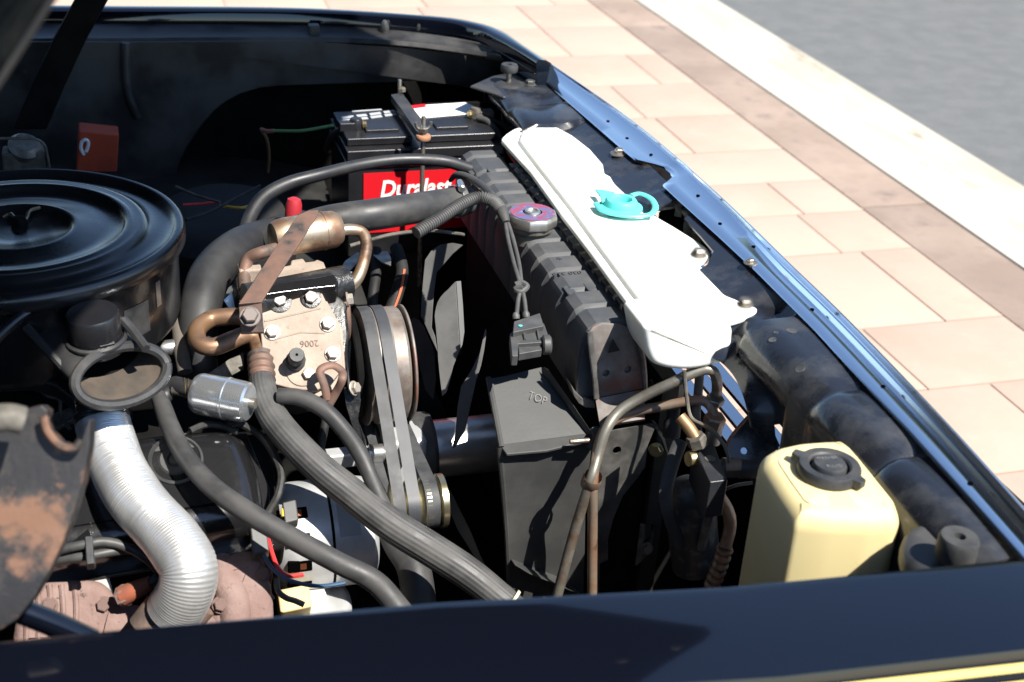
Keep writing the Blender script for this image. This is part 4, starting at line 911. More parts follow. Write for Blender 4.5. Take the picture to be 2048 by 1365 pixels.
BOLTM = mat('dusty grey bolt head', (.50, .46, .40), (.34, .29, .24), rough=.5, metal=.5, scale=90)
for px in ((559, 606), (621, 600), (544, 668), (655, 652), (665, 711), (617, 752)): bolt(hp_, CPx(px[0], px[1], .006), cn, .0088, BOLTM)
for px, r in (((559, 606), .0165), ((621, 600), .0145)):
    obj('bolt_boss', MB().lathe([(r, -.004), (r, .0015), (r * .85, .0022), (.001, .0022)], CPx(px[0], px[1], .006), cn, 24), OILY, hp_)
obj('cast_ridge', MB().tube([CPx(529, 646, .0062), CPx(580, 634, .0062), CPx(640, 620, .0062)], .0014, 6, 1), CAST, hp_)
obj('cast_ridge', MB().tube([CPx(548, 682, .0062), CPx(600, 668, .0062), CPx(650, 670, .0062)], .0012, 6, 1), CAST, hp_)
tu = (CPx(640, 690) - CPx(580, 694)).normalized(); tv = cn.cross(tu)
text('cast_number', '2006', .013, CPx(618, 690, .0064), -tu, -tv, RUST, hp_, .0006)
obj('cast_disc', MB().lathe([(.022, 0), (.021, .002), (.001, .002)], CPx(604, 745, .006), cn, 28), CAST, hp_)
vlv = CPx(590, 728, .006)
val = obj('charge_valve', MB().lathe([(.0135, 0), (.0135, .012), (.0105, .014), (.0105, .034), (.0095, .036), (.002, .036), (.0015, .030)], vlv, cn, 12), CAPB, comp)
# crankcase and far bank
obj('crankcase', MB().lathe([(.055, -.02), (.062, -.015), (.062, .105), (.058, .11)], Z(500, 620, .80) + V((0, .05, -.03)), (1, 0, 0), 40), OILY, comp)
cr = [Z(498, 578, .895), Z(560, 566, .895), Z(640, 553, .895), Z(668, 548, .895), Z(676, 562, .892), Z(672, 572, .888), Z(600, 580, .888), Z(500, 594, .888)]
obj('top_rib', MB().prism(cr, (0, .004, -.03)), GLOSS, comp, bevel=.002)
obj('shoulder', MB().tube([Z(492, 606, .868), Z(560, 594, .868), Z(640, 578, .866), Z(690, 568, .864)], .027, 20, 3), OILY, comp)
fl = Xp(690, 600, .300); fl.y = 1.665; fl.z = .835
obj('front_flange', MB().lathe([(.054, -.005), (.054, .006), (.050, .008)], Z(684, 606, .835) + V((0, .02, -.02)), (1, 0, 0), 36), RUST, comp)
for px in ((694, 600), (697, 556)): bolt(comp, Z(px[0], px[1], .86), (1, -.1, .1), .0085, BOLTM)
cap2 = [(540, 550), (548, 528), (560, 534), (580, 530), (582, 520), (606, 516), (612, 524), (628, 522), (634, 518), (648, 524), (656, 545), (660, 562), (600, 574), (545, 582)]
obj('far_head', MB().prism([Z(a, b, .885) for a, b in cap2], (0, .012, -.045)), CAST, comp, bevel=.003)
obj('end_boss', MB().box(Z(500, 560, .87), (.016, 0, 0), (0, .014, 0), (0, 0, .022)), CAST, comp, bevel=.004)
# pulley and clutch
pc = Yp(763, 730, 1.70); pc = V((.352, pc.y, pc.z))
AX = (1, 0, 0)
pul = obj('pulley', MB().lathe([(.06, -.034), (.083, -.031), (.087, -.029), (.087, -.027), (.079, -.021), (.087, -.0135), (.087, -.0115), (.079, -.004), (.087, .0045), (.087, .007), (.0855, .009), (.0855, .026), (.082, .030), (.05, .033)], pc, AX, 72), mat('worn pulley steel', (.27, .24, .215), (.17, .14, .12), rough=.5, scale=34, metal=.4, c3=(.27, .18, .13), s3=44, thr3=(.56, .70)), comp, sharp=25)
obj('clutch_plate', MB().lathe([(.03, .034), (.086, .034), (.087, .035), (.087, .037), (.084, .0385), (.03, .040)], pc, AX, 60), RUSTG, pul)
obj('coil', MB().lathe([(.05, -.05), (.078, -.048), (.080, -.046), (.080, -.038), (.05, -.036)], pc, AX, 48), DARK, pul)
obj('coil_wire', MB().tube(T([(694, 640, .80), (700, 656, .80), (706, 652, .80), (700, 690, .78), (697, 740, .75), (700, 790, .72)]), .0028, 8), WIRE, pul)
# strap to the muffler
sl0 = [(596, 430), (618, 421), (637, 420), (634, 432), (600, 485), (560, 545), (523, 604), (477, 608), (510, 558), (560, 480)]
sz = lambda b: .955 - (b - 420) / 190 * .04
strap = obj('strap_bracket', MB().prism([Z(a, b, sz(b)) for a, b in sl0], (0, .002, -.004)), RUST, None, bevel=.001)
tag(strap, 'flat rusty brown steel strap bolted to the compressor', 'bracket strap')
st2 = [(477, 608), (523, 604), (527, 650), (529, 664), (482, 666)]
t2 = obj('strap_foot', MB().prism([Z(a, b, .914 - (b - 606) * .0006) for a, b in st2], (0, .002, -.004)), RUST, strap, bevel=.001)
bolt(strap, Z(500, 634, .900), cn, .0105, mat('brown bolt', (.15, .125, .115), rough=.6, metal=.3), 'hex')
# muffler and pipes
BRZ = mat('heat-stained bronze steel', (.50, .40, .29), (.25, .15, .10), rough=.36, scale=22, metal=.8, thr=(.42, .6), rough2=.6, c3=(.10, .07, .055), s3=16, thr3=(.56, .68))
m0, m1 = Z(545, 478, .915), Z(684, 456, .915); ma = (m1 - m0).normalized(); ml = (m1 - m0).length
muf = thing('muffler', 'bronze stained cylinder muffler above the compressor', 'muffler', m0.lerp(m1, .5) - V((0, 0, .03)))
mr = rad(39, m0)
obj('shell', MB().lathe([(.010, -.004), (mr * .8, .0), (mr * .95, .010), (mr, .018), (mr, ml * .70), (mr * 1.03, ml * .705), (mr * 1.03, ml * .72), (mr, ml * .725), (mr * .97, ml * .88), (mr * .78, ml * .96), (.010, ml)], m0, ma, 36), BRZ, muf)
obj('line', MB().tube(T([(676, 462, .915), (702, 460, .915), (724, 466, .91), (733, 488, .90), (728, 520, .885), (716, 555, .868), (696, 576, .855), (676, 580, .85)]), .0088, 14), BRZ, muf)
obj('line', MB().tube(T([(552, 498, .91), (522, 506, .91), (498, 518, .90), (489, 545, .885), (490, 580, .87)]), .0088, 14), RUST, muf)
# suction hose
hs = thing('suction_hose', 'thick ribbed air conditioning hose with rusty U bend at its top', 'hose', Z(1010, 1215, .6))
obj('u_bend', MB().tube(T([(486, 634, .845), (455, 634, .845), (418, 640, .842), (394, 662, .838), (400, 688, .832), (428, 694, .83), (465, 680, .832), (495, 670, .832), (514, 682, .825), (521, 712, .815), (523, 742, .805)]), .0122, 16), mat('bronze brown bend', (.34, .20, .11), (.17, .105, .075), rough=.38, scale=16, metal=.65, thr=(.42, .62), rough2=.6, c3=(.07, .055, .05), s3=26, thr3=(.58, .7)), hs)
obj('ferrule', MB().resampled_tube(T([(521, 714, .813), (523, 735, .807), (524, 762, .798)]), .0172, .001, 24, lambda L, a: 1 + .07 * math.cos(L / .0105 * 2 * math.pi)), RUST, hs)
HOSE = mat('dusty grey ribbed rubber', (.05, .05, .05), (.085, .083, .08), rough=.5, scale=20, rough2=.75, bump=.1, bscale=250)
hpx = [(523, 758, 26, .80), (528, 790, 28, .79), (545, 832, 30, .775), (580, 878, 31, .76), (640, 938, 32, .735), (705, 990, 33, .71), (780, 1048, 34, .685), (860, 1098, 34, .66), (940, 1150, 33, .635), (1030, 1222, 30, .60)]
P = [Z(a, b, z) for a, b, r, z in hpx]; Rr = [rad(r, p) for (a, b, r, z), p in zip(hpx, P)]
obj('hose_wall', MB().tube(P, Rr, 88, 6, rf=lambda L, a: 1 - (.030 if int(a / (2 * math.pi) * 88 + .5) % 4 == 0 else 0)), HOSE, hs, sharp=80)
obj('paint_band', MB().lathe([(.0235, -.002), (.0238, 0), (.0235, .002)], Z(1016, 1212, .606), Z(1030, 1222, .60) - Z(940, 1150, .635), 28, cap=False), mat('pale yellow mark', (.62, .60, .40), rough=.7), hs)

# ================================================================== belts and lower pulleys
BELT = mat('grey worn belt', (.040, .042, .045), (.065, .067, .07), rough=.5, scale=30, rough2=.7)
lp = Yp(838, 1032, 1.47)
lpc = V((.36, lp.y + .012, lp.z + .012))
def belt(x, ra, rb, wd, th, m, label):
    """closed loop in the plane across the car round two pulleys"""
    a = V((x, pc.y, pc.z)); b = V((x, lpc.y, lpc.z)); d = b - a; L = d.length; e = d / L; n = V((0, -e.z, e.y))
    s_ = (ra - rb) / L; c_ = math.sqrt(1 - s_ * s_); ph = math.asin(s_)
    pts = []
    for i in range(41):
        t = math.pi / 2 - ph + (math.pi + 2 * ph) * i / 40
        pts.append(a + (e * math.cos(t) + n * math.sin(t)) * ra)
    for i in range(21):
        t = -(math.pi / 2 - ph) * 1 + (math.pi - 2 * ph) * i / 20 + 0
        t = -(math.pi / 2) - ph + 2 * math.pi * 0 + (math.pi - 2 * ph) * 0 + 0 if False else t
        pts.append(b + (e * math.cos(t) + n * math.sin(t)) * rb)
    # straight runs get extra points
    q = []
    for i in range(len(pts)):
        p0, p1 = pts[i], pts[(i + 1) % len(pts)]; k = 6 if (p1 - p0).length > .08 else 1
        for j in range(k): q.append(p0.lerp(p1, j / k))
    cen = lambda p: (p - a) if (p - a).dot(e) < L * .5 else (p - b)
    rings = []
    for i, p in enumerate(q):
        tgt = (q[(i + 1) % len(q)] - q[i - 1]).normalized(); nn = V((1, 0, 0)).cross(tgt)
        if nn.dot(p - a.lerp(b, .4)) < 0: nn = -nn
        rings.append([p + V((wd, 0, 0)), p + V((wd * .75, 0, 0)) - nn * th, p - V((wd * .75, 0, 0)) - nn * th, p - V((wd, 0, 0))])
    o = obj('drive_belt', MB().loft(rings, loop=True), m, None, sharp=45); return tag(o, label, 'drive belt', 'drive belts')
belt(.330, .0885, .036, .0085, .008, BELT, 'rearmost grey drive belt on the compressor pulley')
belt(.350, .0885, .036, .0085, .008, mat('blue black belt', (.04, .043, .05), (.055, .058, .066), rough=.5, scale=30), 'darker middle drive belt on the compressor pulley')
# fan pulley on the water pump and its own belt
wp = V((.385, hubc.y, hubc.z))
wpp = thing('fan_pulley', 'dark water pump pulley behind the bright aluminium spacer', 'pulley', wp - V((0, 0, .06)))
obj('rim', MB().lathe([(.03, -.02), (.052, -.02), (.056, -.017), (.050, -.010), (.056, -.003), (.058, .006), (.058, .020), (.054, .026), (.03, .028)], wp + V((.012, 0, 0)), AX, 48), RUBBER, wpp, sharp=30)
pcs, pc = pc, wp
belt(.376, .0575, .036, .0095, .008, BELT, 'foremost grey drive belt running to the fan pulley'); pc = pcs
ZINC = mat('yellow zinc pulley nut', (.72, .66, .44), (.60, .55, .36), rough=.28, metal=.95, scale=60)
alp = thing('alternator', 'bright cast aluminium alternator with slotted rear half', 'alternator', V((.23, 1.47, .50)))
obj('alternator_pulley', MB().lathe([(.02, -.05), (.034, -.046), (.036, -.042), (.027, -.032), (.036, -.022), (.027, -.012), (.036, -.003), (.036, .003), (.028, .008), (.028, .016), (.038, .018), (.038, .026), (.030, .028)], lpc + V((.012, 0, 0)), AX, 40), ZINC, alp, sharp=30)
ALT = mat('white-grey cast aluminium', (.56, .57, .57), (.46, .47, .47), rough=.45, metal=.35, scale=26, bump=.12, bscale=200)
a0 = Z(655, 1085, .575)
ab = V((.185, lpc.y + .0, lpc.z - .03))
rA = .074
def arc_lathe(h0, h1, r0, r1): return [(r0 * .7, h0 - .004), (r0, h0), (r1, h1), (r1 * .7, h1 + .004)]
rear = obj('rear_housing', MB().lathe([(.03, -.026), (.058, -.024), (.070, -.012), (rA, .004), (rA, .048)], ab, AX, 64), ALT, alp)
obj('seam', MB().lathe([(rA - .002, .047), (rA - .002, .052)], ab, AX, 64), DARK, alp)
obj('front_housing', MB().lathe([(rA, .052), (rA, .090), (.071, .104), (.058, .112), (.03, .114)], ab, AX, 64), ALT, alp)
COPPER = mat('copper winding', (.45, .16, .08), rough=.35, metal=.9)
for ang in (30, 58, 86, 114, 142, 170, 198):
    t = math.radians(ang); dirv = V((0, -math.sin(t), math.cos(t)))
    sl_ = obj('vent_slot', MB().box(ab + V((.004, 0, 0)) + dirv * (rA - .0035), (.016, 0, 0), dirv.cross(V((1, 0, 0))) * .0085, dirv * .0042), HOLE, rear, bevel=.002)
    obj('winding', MB().box(ab + V((.008, 0, 0)) + dirv * (rA + .0006), (.004, 0, 0), dirv.cross(V((1, 0, 0))) * .0045, dirv * .0003), COPPER, sl_)
t = math.radians(100); dv = V((0, -math.sin(t), math.cos(t)))
lab_ = [[ab + V((x, 0, 0)) + V((0, -math.sin(q), math.cos(q))) * (rA + .0006) for x in (.058, .086)] for q in [math.radians(20 + 5 * i) for i in range(9)]]
obj('grey_label', MB().grid(lab_), mat('grey alternator label', (.30, .32, .33), rough=.4), alp)
reg = [(575, 1190), (620, 1175), (680, 1180), (700, 1205), (704, 1240), (690, 1280), (600, 1280)]
obj('regulator_housing', MB().pillow(rounded([Z(a, b, .50) for a, b in reg], .014, 3), V((0, -.3, .95)), .03, .012, 4), ALT, alp)
obj('plug_socket', MB().tube([Z(572, 1212, .53), Z(600, 1206, .53), Z(640, 1200, .525)], [.020, .019, .022], 18, 2), ALT, alp)
plg = obj('yellow_connector', MB().box(Z(588, 1206, .548), (.021, .002, 0), (0, .014, .008), (0, -.008, .014)), mat('yellowed connector', (.60, .47, .22), (.50, .38, .17), rough=.5, scale=40), None, bevel=.003); tag(plg, 'yellowish plastic plug pushed into the alternator', 'connector')
obj('terminal_block', MB().box(Z(605, 1140, .565), (.010, 0, 0), (0, .016, .004), (0, -.004, .012)), DUSTY, alp, bevel=.002)
# brackets and bright castings behind the belts
tim = thing('front_cover', 'bright aluminium castings and bolts behind the drive belts', 'timing cover', V((.30, 1.62, .45)))
obj('casting', MB().box(Z(800, 905, .60), (.03, 0, 0), (0, .05, 0), (0, 0, .05)), ALT, tim, bevel=.008)
obj('casting', MB().box(Z(690, 915, .62), (.035, 0, 0), (0, .012, 0), (0, 0, .012)), ALT, tim, bevel=.004)
obj('stud_boss', MB().lathe([(.014, 0), (.014, .02), (.010, .022), (.010, .035)], Z(738, 908, .63), (1, -.1, 0), 16), SILV, tim)
tb = obj('tension_bracket', MB().prism([Z(a, b, c) for a, b, c in ((688, 776, .76), (716, 766, .76), (722, 800, .74), (716, 840, .72), (732, 880, .69), (734, 902, .67), (722, 890, .68), (704, 850, .71), (692, 810, .74))], (0, .004, -.003)), OILY, None); tag(tb, 'rust edged black bracket hanging beside the belts', 'bracket')
bolt(tb, Z(707, 777, .762), (.6, -.5, .4), .008, BOLTM)
dip = obj('dipstick', MB().tube(T([(655, 800, .78), (648, 770, .80), (640, 745, .815), (650, 734, .82), (668, 732, .82), (684, 744, .815), (684, 760, .81), (672, 785, .79), (655, 815, .77)]), .0044, 10, flat=(1.3, .7, (0, -.5, .8))), RUST); tag(dip, 'rusty brown dipstick loop in front of the compressor', 'dipstick')
tube_ = obj('dipstick_tube', MB().tube(T([(655, 815, .77), (650, 850, .75), (640, 900, .72)]), .006, 10), IRON, dip)

# ================================================================== hoses
HB = mat('smooth black rubber hose', (.018, .018, .02), (.03, .03, .03), rough=.42, scale=14, rough2=.6, bump=.06, bscale=200)
HD_ = mat('dull grey rubber hose', (.032, .032, .033), (.06, .058, .056), rough=.46, scale=16, rough2=.72, bump=.08, bscale=220)
def hose(pts, rp, m, label, n=18, nm='hose', cat='hose', k=6, rf=None, grp=None):
    P = T(pts); rr = [rad(q, p) for q, p in zip(rp, P)] if isinstance(rp, (list, tuple)) else rad(rp, P[len(P) // 2])
    o = obj(nm, MB().tube(P, rr, n, k, rf=rf), m); return tag(o, label, cat, grp)
uh = hose([(548, 486, .86), (590, 464, .885), (640, 446, .900), (690, 437, .906), (752, 429, .908), (830, 417, .903), (934, 400, .890)], [28, 30, 31, 32, 32, 31, 29], HD_,
     'large grey black upper radiator hose running to the tank', 24, 'radiator_hose', k=12, rf=lambda L, a: 1 + .006 * math.sin(L / .006 * 2 * math.pi) * max(0, math.cos(a)))
c_ = Z(917, 391, .897); d_ = (Z(934, 400, .890) - Z(830, 417, .903)).normalized()
cl = obj('clamp_band', MB().lathe([(.0252, -.006), (.0260, -.005), (.0260, .005), (.0252, .006)], Z(914, 403, .893), d_, 28, cap=False), SILV, uh)
obj('worm_screw', MB().lathe([(.003, 0), (.0052, .001), (.0052, .007), (.0042, .008), (.0062, .009), (.0062, .026), (.004, .028)], Z(919, 364, .922), Z(930, 396, .918) - Z(919, 364, .922), 10), SILV, cl)
hose([(488, 480, .855), (497, 440, .872), (524, 397, .892), (575, 368, .904), (640, 350, .910), (722, 330, .912), (804, 320, .912), (886, 323, .906), (940, 338, .890)], [14, 14, 14, 14, 13, 12, 12, 12, 12], HB, 'slim black hose arching high in front of the battery')
hose([(604, 446, .84), (545, 466, .855), (478, 494, .862), (425, 545, .855), (402, 610, .835), (396, 690, .795), (402, 770, .74)], [26, 31, 38, 42, 41, 38, 36], HB, 'fat black hose bending down beside the air cleaner', 24)
hose([(316, 792, .795), (326, 816, .79), (342, 858, .782), (370, 912, .77), (424, 974, .755), (500, 1028, .74), (590, 1080, .72), (680, 1128, .70), (752, 1166, .68), (812, 1236, .65)], [15, 18, 19, 20, 21, 22, 22, 22, 23, 24], HD_,
     'long grey heater hose sweeping from the fuel filter over the valve cover', 20)
hose([(556, 792, .80), (600, 796, .80), (648, 820, .79), (690, 864, .77), (722, 912, .75), (746, 966, .725), (768, 1015, .70), (800, 1072, .67)], [16, 17, 17, 17, 17, 16, 16, 16], HD_, 'narrow grey hose running between the ribbed hose and the belts', 18)
hose([(770, 1040, .60), (798, 1090, .585), (828, 1140, .57), (842, 1245, .53)], [26, 31, 34, 35], HD_, 'short thick lower radiator hose under the ribbed hose', 20)
fh = hose([(402, 783, .802), (372, 776, .804), (348, 772, .80), (334, 786, .792), (322, 806, .785)], [18, 18, 19, 18, 14], HB, 'short black rubber elbow joining the silver fuel filter', 16)
for d in (0, 4):
    obj('spring_clip', MB().lathe([(.0128, -.0007), (.0136, 0), (.0128, .0007)], Z(370 + d * 2, 776 + d * .3, .804), (1, -.02, 0), 24, cap=False), BRASS, fh)
hose([(350, 640, .82), (358, 668, .81), (362, 700, .80), (370, 745, .78)], [10, 14, 15, 15], mat('dusty brown rubber', (.11, .095, .08), (.07, .062, .055), rough=.7, scale=30), 'short dusty brown hose standing between air cleaner and U bend')
hose([(752, 500, .80), (752, 545, .78), (746, 590, .76), (744, 640, .73)], 11, DIRTY, 'thin dark hose behind the compressor pulley', grp=None)
h8 = hose([(792, 495, .80), (804, 540, .78), (796, 580, .76), (778, 630, .73)], 13, DIRTY, 'dark hose with an orange stripe behind the pulley')
obj('orange_stripe', MB().tube([p + V((.002, -.008, .004)) for p in T([(804, 540, .782), (797, 580, .762), (780, 628, .732)])], .0022, 6), mat('orange stripe', (.50, .13, .06), rough=.6), h8)

# fuel filter
f0, f1 = Z(390, 786, .80), Z(500, 806, .80); fa = (f1 - f0).normalized(); fl_ = (f1 - f0).length; fr = rad(42, f0)
ff = thing('fuel_filter', 'shiny silver fuel filter canister lying between two rubber hoses', 'fuel filter', f0.lerp(f1, .5) - V((0, 0, fr)))
FIL = mat('satin galvanised can', (.70, .73, .75), rough=.22, metal=.85)
obj('can', MB().lathe([(.008, -.001), (fr * .86, .001), (fr * .95, .004), (fr, .010), (fr, fl_ * .56), (fr * 1.035, fl_ * .575), (fr * 1.035, fl_ * .60), (fr, fl_ * .615), (fr * .985, fl_ * .84), (fr * .95, fl_ * .95), (fr * .85, fl_ * .985), (.006, fl_)], f0, fa, 48), FIL, ff)
obj('nipple', MB().lathe([(.008, -.03), (.009, 0)], f0, fa, 16), STEEL, ff)
obj('outlet', MB().lathe([(.007, 0), (.007, .008)], f1, fa, 14), STEEL, ff)

# corrugated conduit, wires and plug by the radiator cap
COND = mat('dusty corrugated conduit', (.06, .06, .06), (.09, .088, .085), rough=.55, scale=30)
cpts = T([(832, 466, .925), (878, 438, .935), (924, 408, .945), (958, 396, .948), (986, 403, .946), (1004, 422, .940)])
cd_ = thing('wire_conduit', 'corrugated grey wire conduit curling over the radiator hose', 'conduit', cpts[2] - V((0, 0, .01)))
obj('conduit', MB().resampled_tube(cpts, .0088, .00068, 16, lambda L, a: 1 + .13 * math.sin(L / .0041 * 2 * math.pi)), COND, cd_, sharp=80)
obj('sleeve', MB().tube(T([(1000, 414, .942), (1006, 428, .938), (1012, 446, .93)]), [.0085, .0088, .006], 14), RUBBER, cd_)
g2 = 'plug wires by the radiator'
for pts, lab in (([(1010, 440, .93), (1016, 478, .92), (1028, 528, .905), (1040, 572, .892), (1036, 602, .88), (1033, 632, .87)], 'outer of two thin grey wires hanging from the conduit'),
                 ([(1014, 442, .93), (1026, 478, .92), (1038, 528, .905), (1043, 570, .892), (1049, 602, .88), (1052, 630, .87)], 'inner of two thin grey wires hanging from the conduit')):
    hose(pts, 4.6, COND, lab, 10, 'thin_wire', 'wire', grp=g2)
kn = obj('wire_knot', MB().tube(T([(1030, 570, .893), (1044, 566, .895), (1054, 574, .892), (1042, 584, .888), (1031, 578, .89), (1046, 576, .893)]), .0042, 8), COND); tag(kn, 'tape knot tying the two thin grey wires', 'wire knot')
hose([(900, 362, .905), (914, 350, .92), (940, 357, .925), (968, 376, .928), (992, 402, .93), (1006, 424, .93)], [4, 7, 8, 9, 8, 6], HD_, 'black taped lead crossing the end of the radiator tank', 12, 'taped_lead', 'cable')
PLUG = mat('grey black moulded plug', (.055, .056, .056), (.08, .08, .078), rough=.5, scale=40)
q = Z(1060, 675, .865)
pg = thing('plug_connector', 'square grey black plastic plug hanging beside the radiator tank', 'connector', q - V((0, 0, .03)))
zz = [(.0, 0), (0, 0)]
def plate_at(px, z, t, nm, m=PLUG, b=.0012): return obj(nm, MB().prism([Z(a, c, z) for a, c in px], (0, .002, -t)), m, pg, bevel=b)
plate_at([(1028, 643), (1080, 626), (1088, 652), (1026, 665)], .872, .014, 'upper_shell')
plate_at([(1020, 668), (1030, 658), (1088, 646), (1096, 668), (1094, 684), (1036, 688), (1036, 712), (1024, 712)], .864, .016, 'main_shell')
plate_at([(1036, 690), (1080, 682), (1084, 700), (1038, 708)], .858, .012, 'lock_tab')
obj('round_end', MB().lathe([(.011, -.006), (.0135, -.004), (.0135, .004), (.011, .006)], Z(1093, 690, .858), (1, -.15, 0), 12), PLUG, pg)
for x in (1046, 1074): obj('rib', MB().tube([Z(x, 655, .867), Z(x + 4, 680, .865)], .0018, 6, 1), PLUG, pg)
for px in ((1032, 634), (1052, 631)): obj('wire_seal', MB().lathe([(.005, -.003), (.0055, .002), (.003, .006)], Z(px[0], px[1], .872), (0, .5, .8), 12), COND, pg)
obj('teal_mark', MB().lathe([(.0028, 0), (.0028, .0004), (.001, .0005)], Z(1041, 652, .873), (0, 0, 1), 12), TEAL, pg)

# ================================================================== wiring round the alternator and valve cover
LOOM = mat('dark wiring loom', (.012, .012, .012), (.035, .034, .032), rough=.6, scale=60)
def wire(pts, r, m, lab, nm='wire', cat='wire', grp=None): return hose(pts, r, m, lab, 8, nm, cat, grp=grp)
RW = mat('red wire', (.62, .03, .03), rough=.4); BW = mat('blue wire', (.025, .07, .14), rough=.45); YW = mat('yellow wire', (.65, .42, .04), rough=.45)
wire([(530, 1062, .67), (538, 1084, .665), (546, 1112, .655), (556, 1136, .645), (576, 1152, .635), (606, 1150, .63)], 4.5, RW, 'bright red wire looping to the alternator')
wire([(518, 1086, .67), (528, 1112, .66), (546, 1138, .65), (572, 1158, .64), (612, 1170, .63), (650, 1172, .63), (690, 1166, .63)], 4.5, BW, 'dark blue wire sweeping in front of the alternator')
wire([(552, 1158, .63), (556, 1182, .62), (572, 1196, .61), (590, 1202, .605), (608, 1210, .60)], 6, WIRE, 'grey wire ending in the yellowish plug')
wire([(566, 1034, .68), (566, 1020, .685), (574, 1014, .685), (580, 1022, .68), (578, 1032, .675)], 3.5, YW, 'small yellow wire loop above the alternator')
wire([(524, 1060, .67), (520, 1092, .66), (530, 1120, .65), (540, 1150, .63), (536, 1180, .61), (546, 1200, .60)], 5, mat('brown wire', (.10, .045, .035), rough=.5), 'brown wire hanging beside the rusty manifold')
wire([(452, 850, .76), (480, 848, .755), (520, 872, .745), (548, 910, .735), (562, 950, .72), (556, 990, .705), (540, 1020, .69), (520, 1060, .67)], 8, LOOM, 'black wiring loom bending down behind the valve cover', 'wiring_loom', 'cable')
wire([(380, 862, .765), (410, 850, .765), (440, 852, .76), (475, 864, .755)], 7, LOOM, 'twisted black cable above the valve cover', 'twisted_cable', 'cable')
cn_ = obj('plug_block', MB().box(Z(519, 1086, .67), (.010, .002, 0), (0, .014, .010), (0, -.006, .010)), PLUG, None, bevel=.002); tag(cn_, 'dark square wire plug at the corner of the valve cover', 'connector')
cn2 = obj('plug_block', MB().box(Z(580, 1030, .675), (.009, .002, 0), (0, .012, .008), (0, -.006, .010)), PLUG, None, bevel=.002); tag(cn2, 'grey wire plug with a yellow wire above the alternator', 'connector')
wire([(540, 850, .745), (575, 850, .74), (610, 872, .73), (640, 900, .72)], 6, LOOM, 'dark cable passing under the narrow hose', 'cable', 'cable')
ib = obj('idle_bracket', MB().prism([Z(a, b, c) for a, b, c in ((418, 746, .79), (462, 716, .80), (488, 704, .80), (488, 738, .79), (462, 752, .785), (436, 764, .78))], (0, .004, -.004)), DUSTY, None, bevel=.001); tag(ib, 'dusty grey bracket under the U bend', 'bracket')
sf_ = obj('silver_fitting', MB().lathe([(.010, 0), (.011, .002), (.011, .022), (.009, .026)], Z(320, 698, .80), (1, .1, 0), 16), SILV); tag(sf_, 'small bright fitting right of the open intake mouth', 'fitting')
sf2 = obj('silver_fitting', MB().lathe([(.011, 0), (.012, .003), (.012, .03)], Z(410, 738, .765), (0, .1, 1), 16), SILV); tag(sf2, 'bright upright fitting below the U bend', 'fitting')
th = thing('throttle_bracket', 'bright metal bracket glimpsed left of the compressor', 'bracket', Z(462, 600, .80))
obj('arm', MB().prism([Z(a, b, .82) for a, b in ((440, 588), (470, 566), (474, 572), (448, 596))], (0, 0, -.003)), SILV, th)
obj('lever', MB().prism([Z(a, b, .80) for a, b in ((446, 598), (464, 578), (474, 604), (468, 622), (456, 614))], (0, 0, -.004)), SILV, th)
eb = obj('engine_bracket', MB().prism([Z(a, b, .80) for a, b in ((676, 546), (690, 522), (712, 506), (724, 504), (720, 520), (700, 542))], (0, .004, -.004)), STEELG, None, bevel=.001); tag(eb, 'light grey bracket inside the curve of the muffler pipe', 'bracket')
eb2 = obj('engine_bracket', MB().prism([Z(a, b, .80) for a, b in ((744, 506), (776, 502), (783, 516), (782, 532), (762, 524), (748, 512))], (0, .004, -.004)), STEELG, None, bevel=.001); tag(eb2, 'light grey curved bracket right of the muffler pipe', 'bracket')
rc = obj('red_boot', MB().lathe([(.0125, -.03), (.0125, -.004), (.010, .004), (.004, .007)], Z(588, 404, .915), (.1, .1, 1), 16), mat('faded red boot', (.36, .02, .03), rough=.5)); tag(rc, 'faded red rubber cap behind the muffler', 'rubber cap')
wire([(930, 470, .88), (860, 462, .88), (780, 470, .875), (700, 492, .865)], 4, DUSTY, 'thin grey rod lying below the upper radiator hose', 'rod', 'rod')
wire([(470, 862, .75), (430, 876, .75), (386, 872, .755), (330, 866, .76)], 3, STEELG, 'thin grey tube at the top of the valve cover', 'thin_tube', 'tube')
lk = obj('linkage_plate', MB().prism([Z(a, b, .76) for a, b in ((100, 828), (146, 812), (148, 838), (110, 856))], (0, 0, -.008)), STEELG, None, bevel=.002); tag(lk, 'light metal linkage piece left of the silver duct', 'linkage')
wire([(60, 760, .80), (92, 790, .79), (118, 800, .785), (122, 830, .77), (140, 860, .76)], 4, DUSTY, 'thin dusty wire left of the silver duct', 'wire', 'wire')
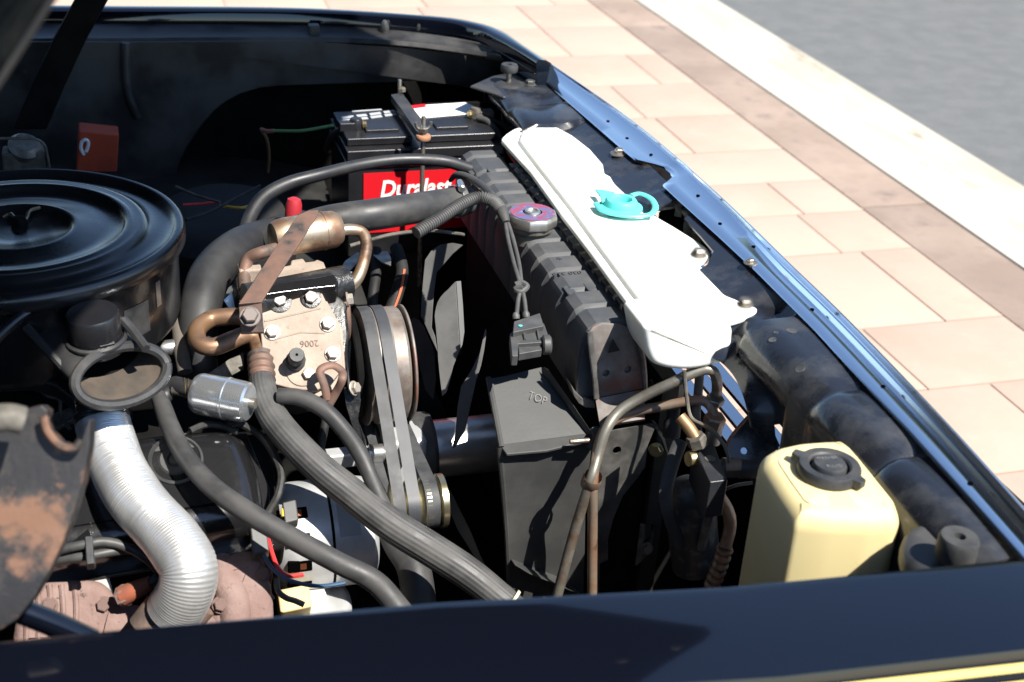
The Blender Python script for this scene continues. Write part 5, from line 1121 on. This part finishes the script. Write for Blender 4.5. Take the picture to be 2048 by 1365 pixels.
# dark far corner behind the air cleaner
ob = obj('relay_box', MB().prism([Yp(a, b, 2.40) for a, b in ((157, 262), (238, 270), (234, 345), (153, 345))], (0, .05, 0)), mat('orange red box paint', (.42, .06, .02), rough=.6, c2=(.33, .045, .02), scale=20), None, bevel=.003); tag(ob, 'orange red box with a white hook mark in the shaded far corner', 'box')
obj('hook_mark', MB().tube([Yp(a, b, 2.398) for a, b in ((168, 310), (162, 298), (163, 286), (170, 280), (176, 284), (175, 296), (172, 304))], .0032, 8), WHT, ob)
gm = thing('wiper_motor', 'grey motor with a bent wire frame left of the orange box', 'motor', Yp(45, 330, 2.2))
obj('housing', MB().lathe([(.012, -.03), (.024, -.026), (.026, .01), (.018, .02)], Yp(48, 300, 2.2), (.2, -.5, .8), 24), STEELG, gm)
obj('mount', MB().box(Yp(50, 316, 2.2), (.034, 0, 0), (0, .02, 0), (0, 0, .016)), DUSTY, gm, bevel=.004)
obj('wire_frame', MB().tube([Yp(a, b, 2.18) for a, b in ((-20, 278), (40, 277), (72, 279), (88, 290), (94, 310), (98, 335))], .0026, 8), DUSTY, gm)
gw = wire([(666, 251, .886), (640, 256, .88), (600, 262, .872), (548, 262, .865)], 3, mat('green wire', (.12, .28, .10), rough=.5), 'thin green wire leading off the shaded battery side')
obj('tan_end', MB().tube(T([(548, 262, .865), (534, 263, .863), (522, 259, .863)]), .004, 8), BOOT, gw)
wire([(524, 262, .862), (534, 280, .84), (538, 310, .80), (536, 345, .76)], 3.2, mat('tan wire', (.16, .11, .05), rough=.6), 'tan wire hanging from the green wire end')
g5 = 'wires in the dark behind the air cleaner'
for pts, m in (([(352, 374, .80), (384, 388, .80), (414, 398, .80), (440, 405, .80)], DUSTY), ([(366, 410, .79), (400, 408, .79), (436, 404, .79)], RW), ([(372, 440, .80), (420, 424, .80), (470, 398, .80), (520, 372, .80)], LOOM), ([(440, 412, .79), (480, 416, .79), (500, 412, .79)], YW)):
    wire(pts, 3, m, {'red wire': 'short red wire in the dark behind the air cleaner', 'yellow wire': 'short yellow wire in the dark behind the air cleaner'}.get(m.name.split('.')[0], 'thin dusty wire in the dark behind the air cleaner' if m is DUSTY else 'long black wire in the dark behind the air cleaner'), grp=g5)
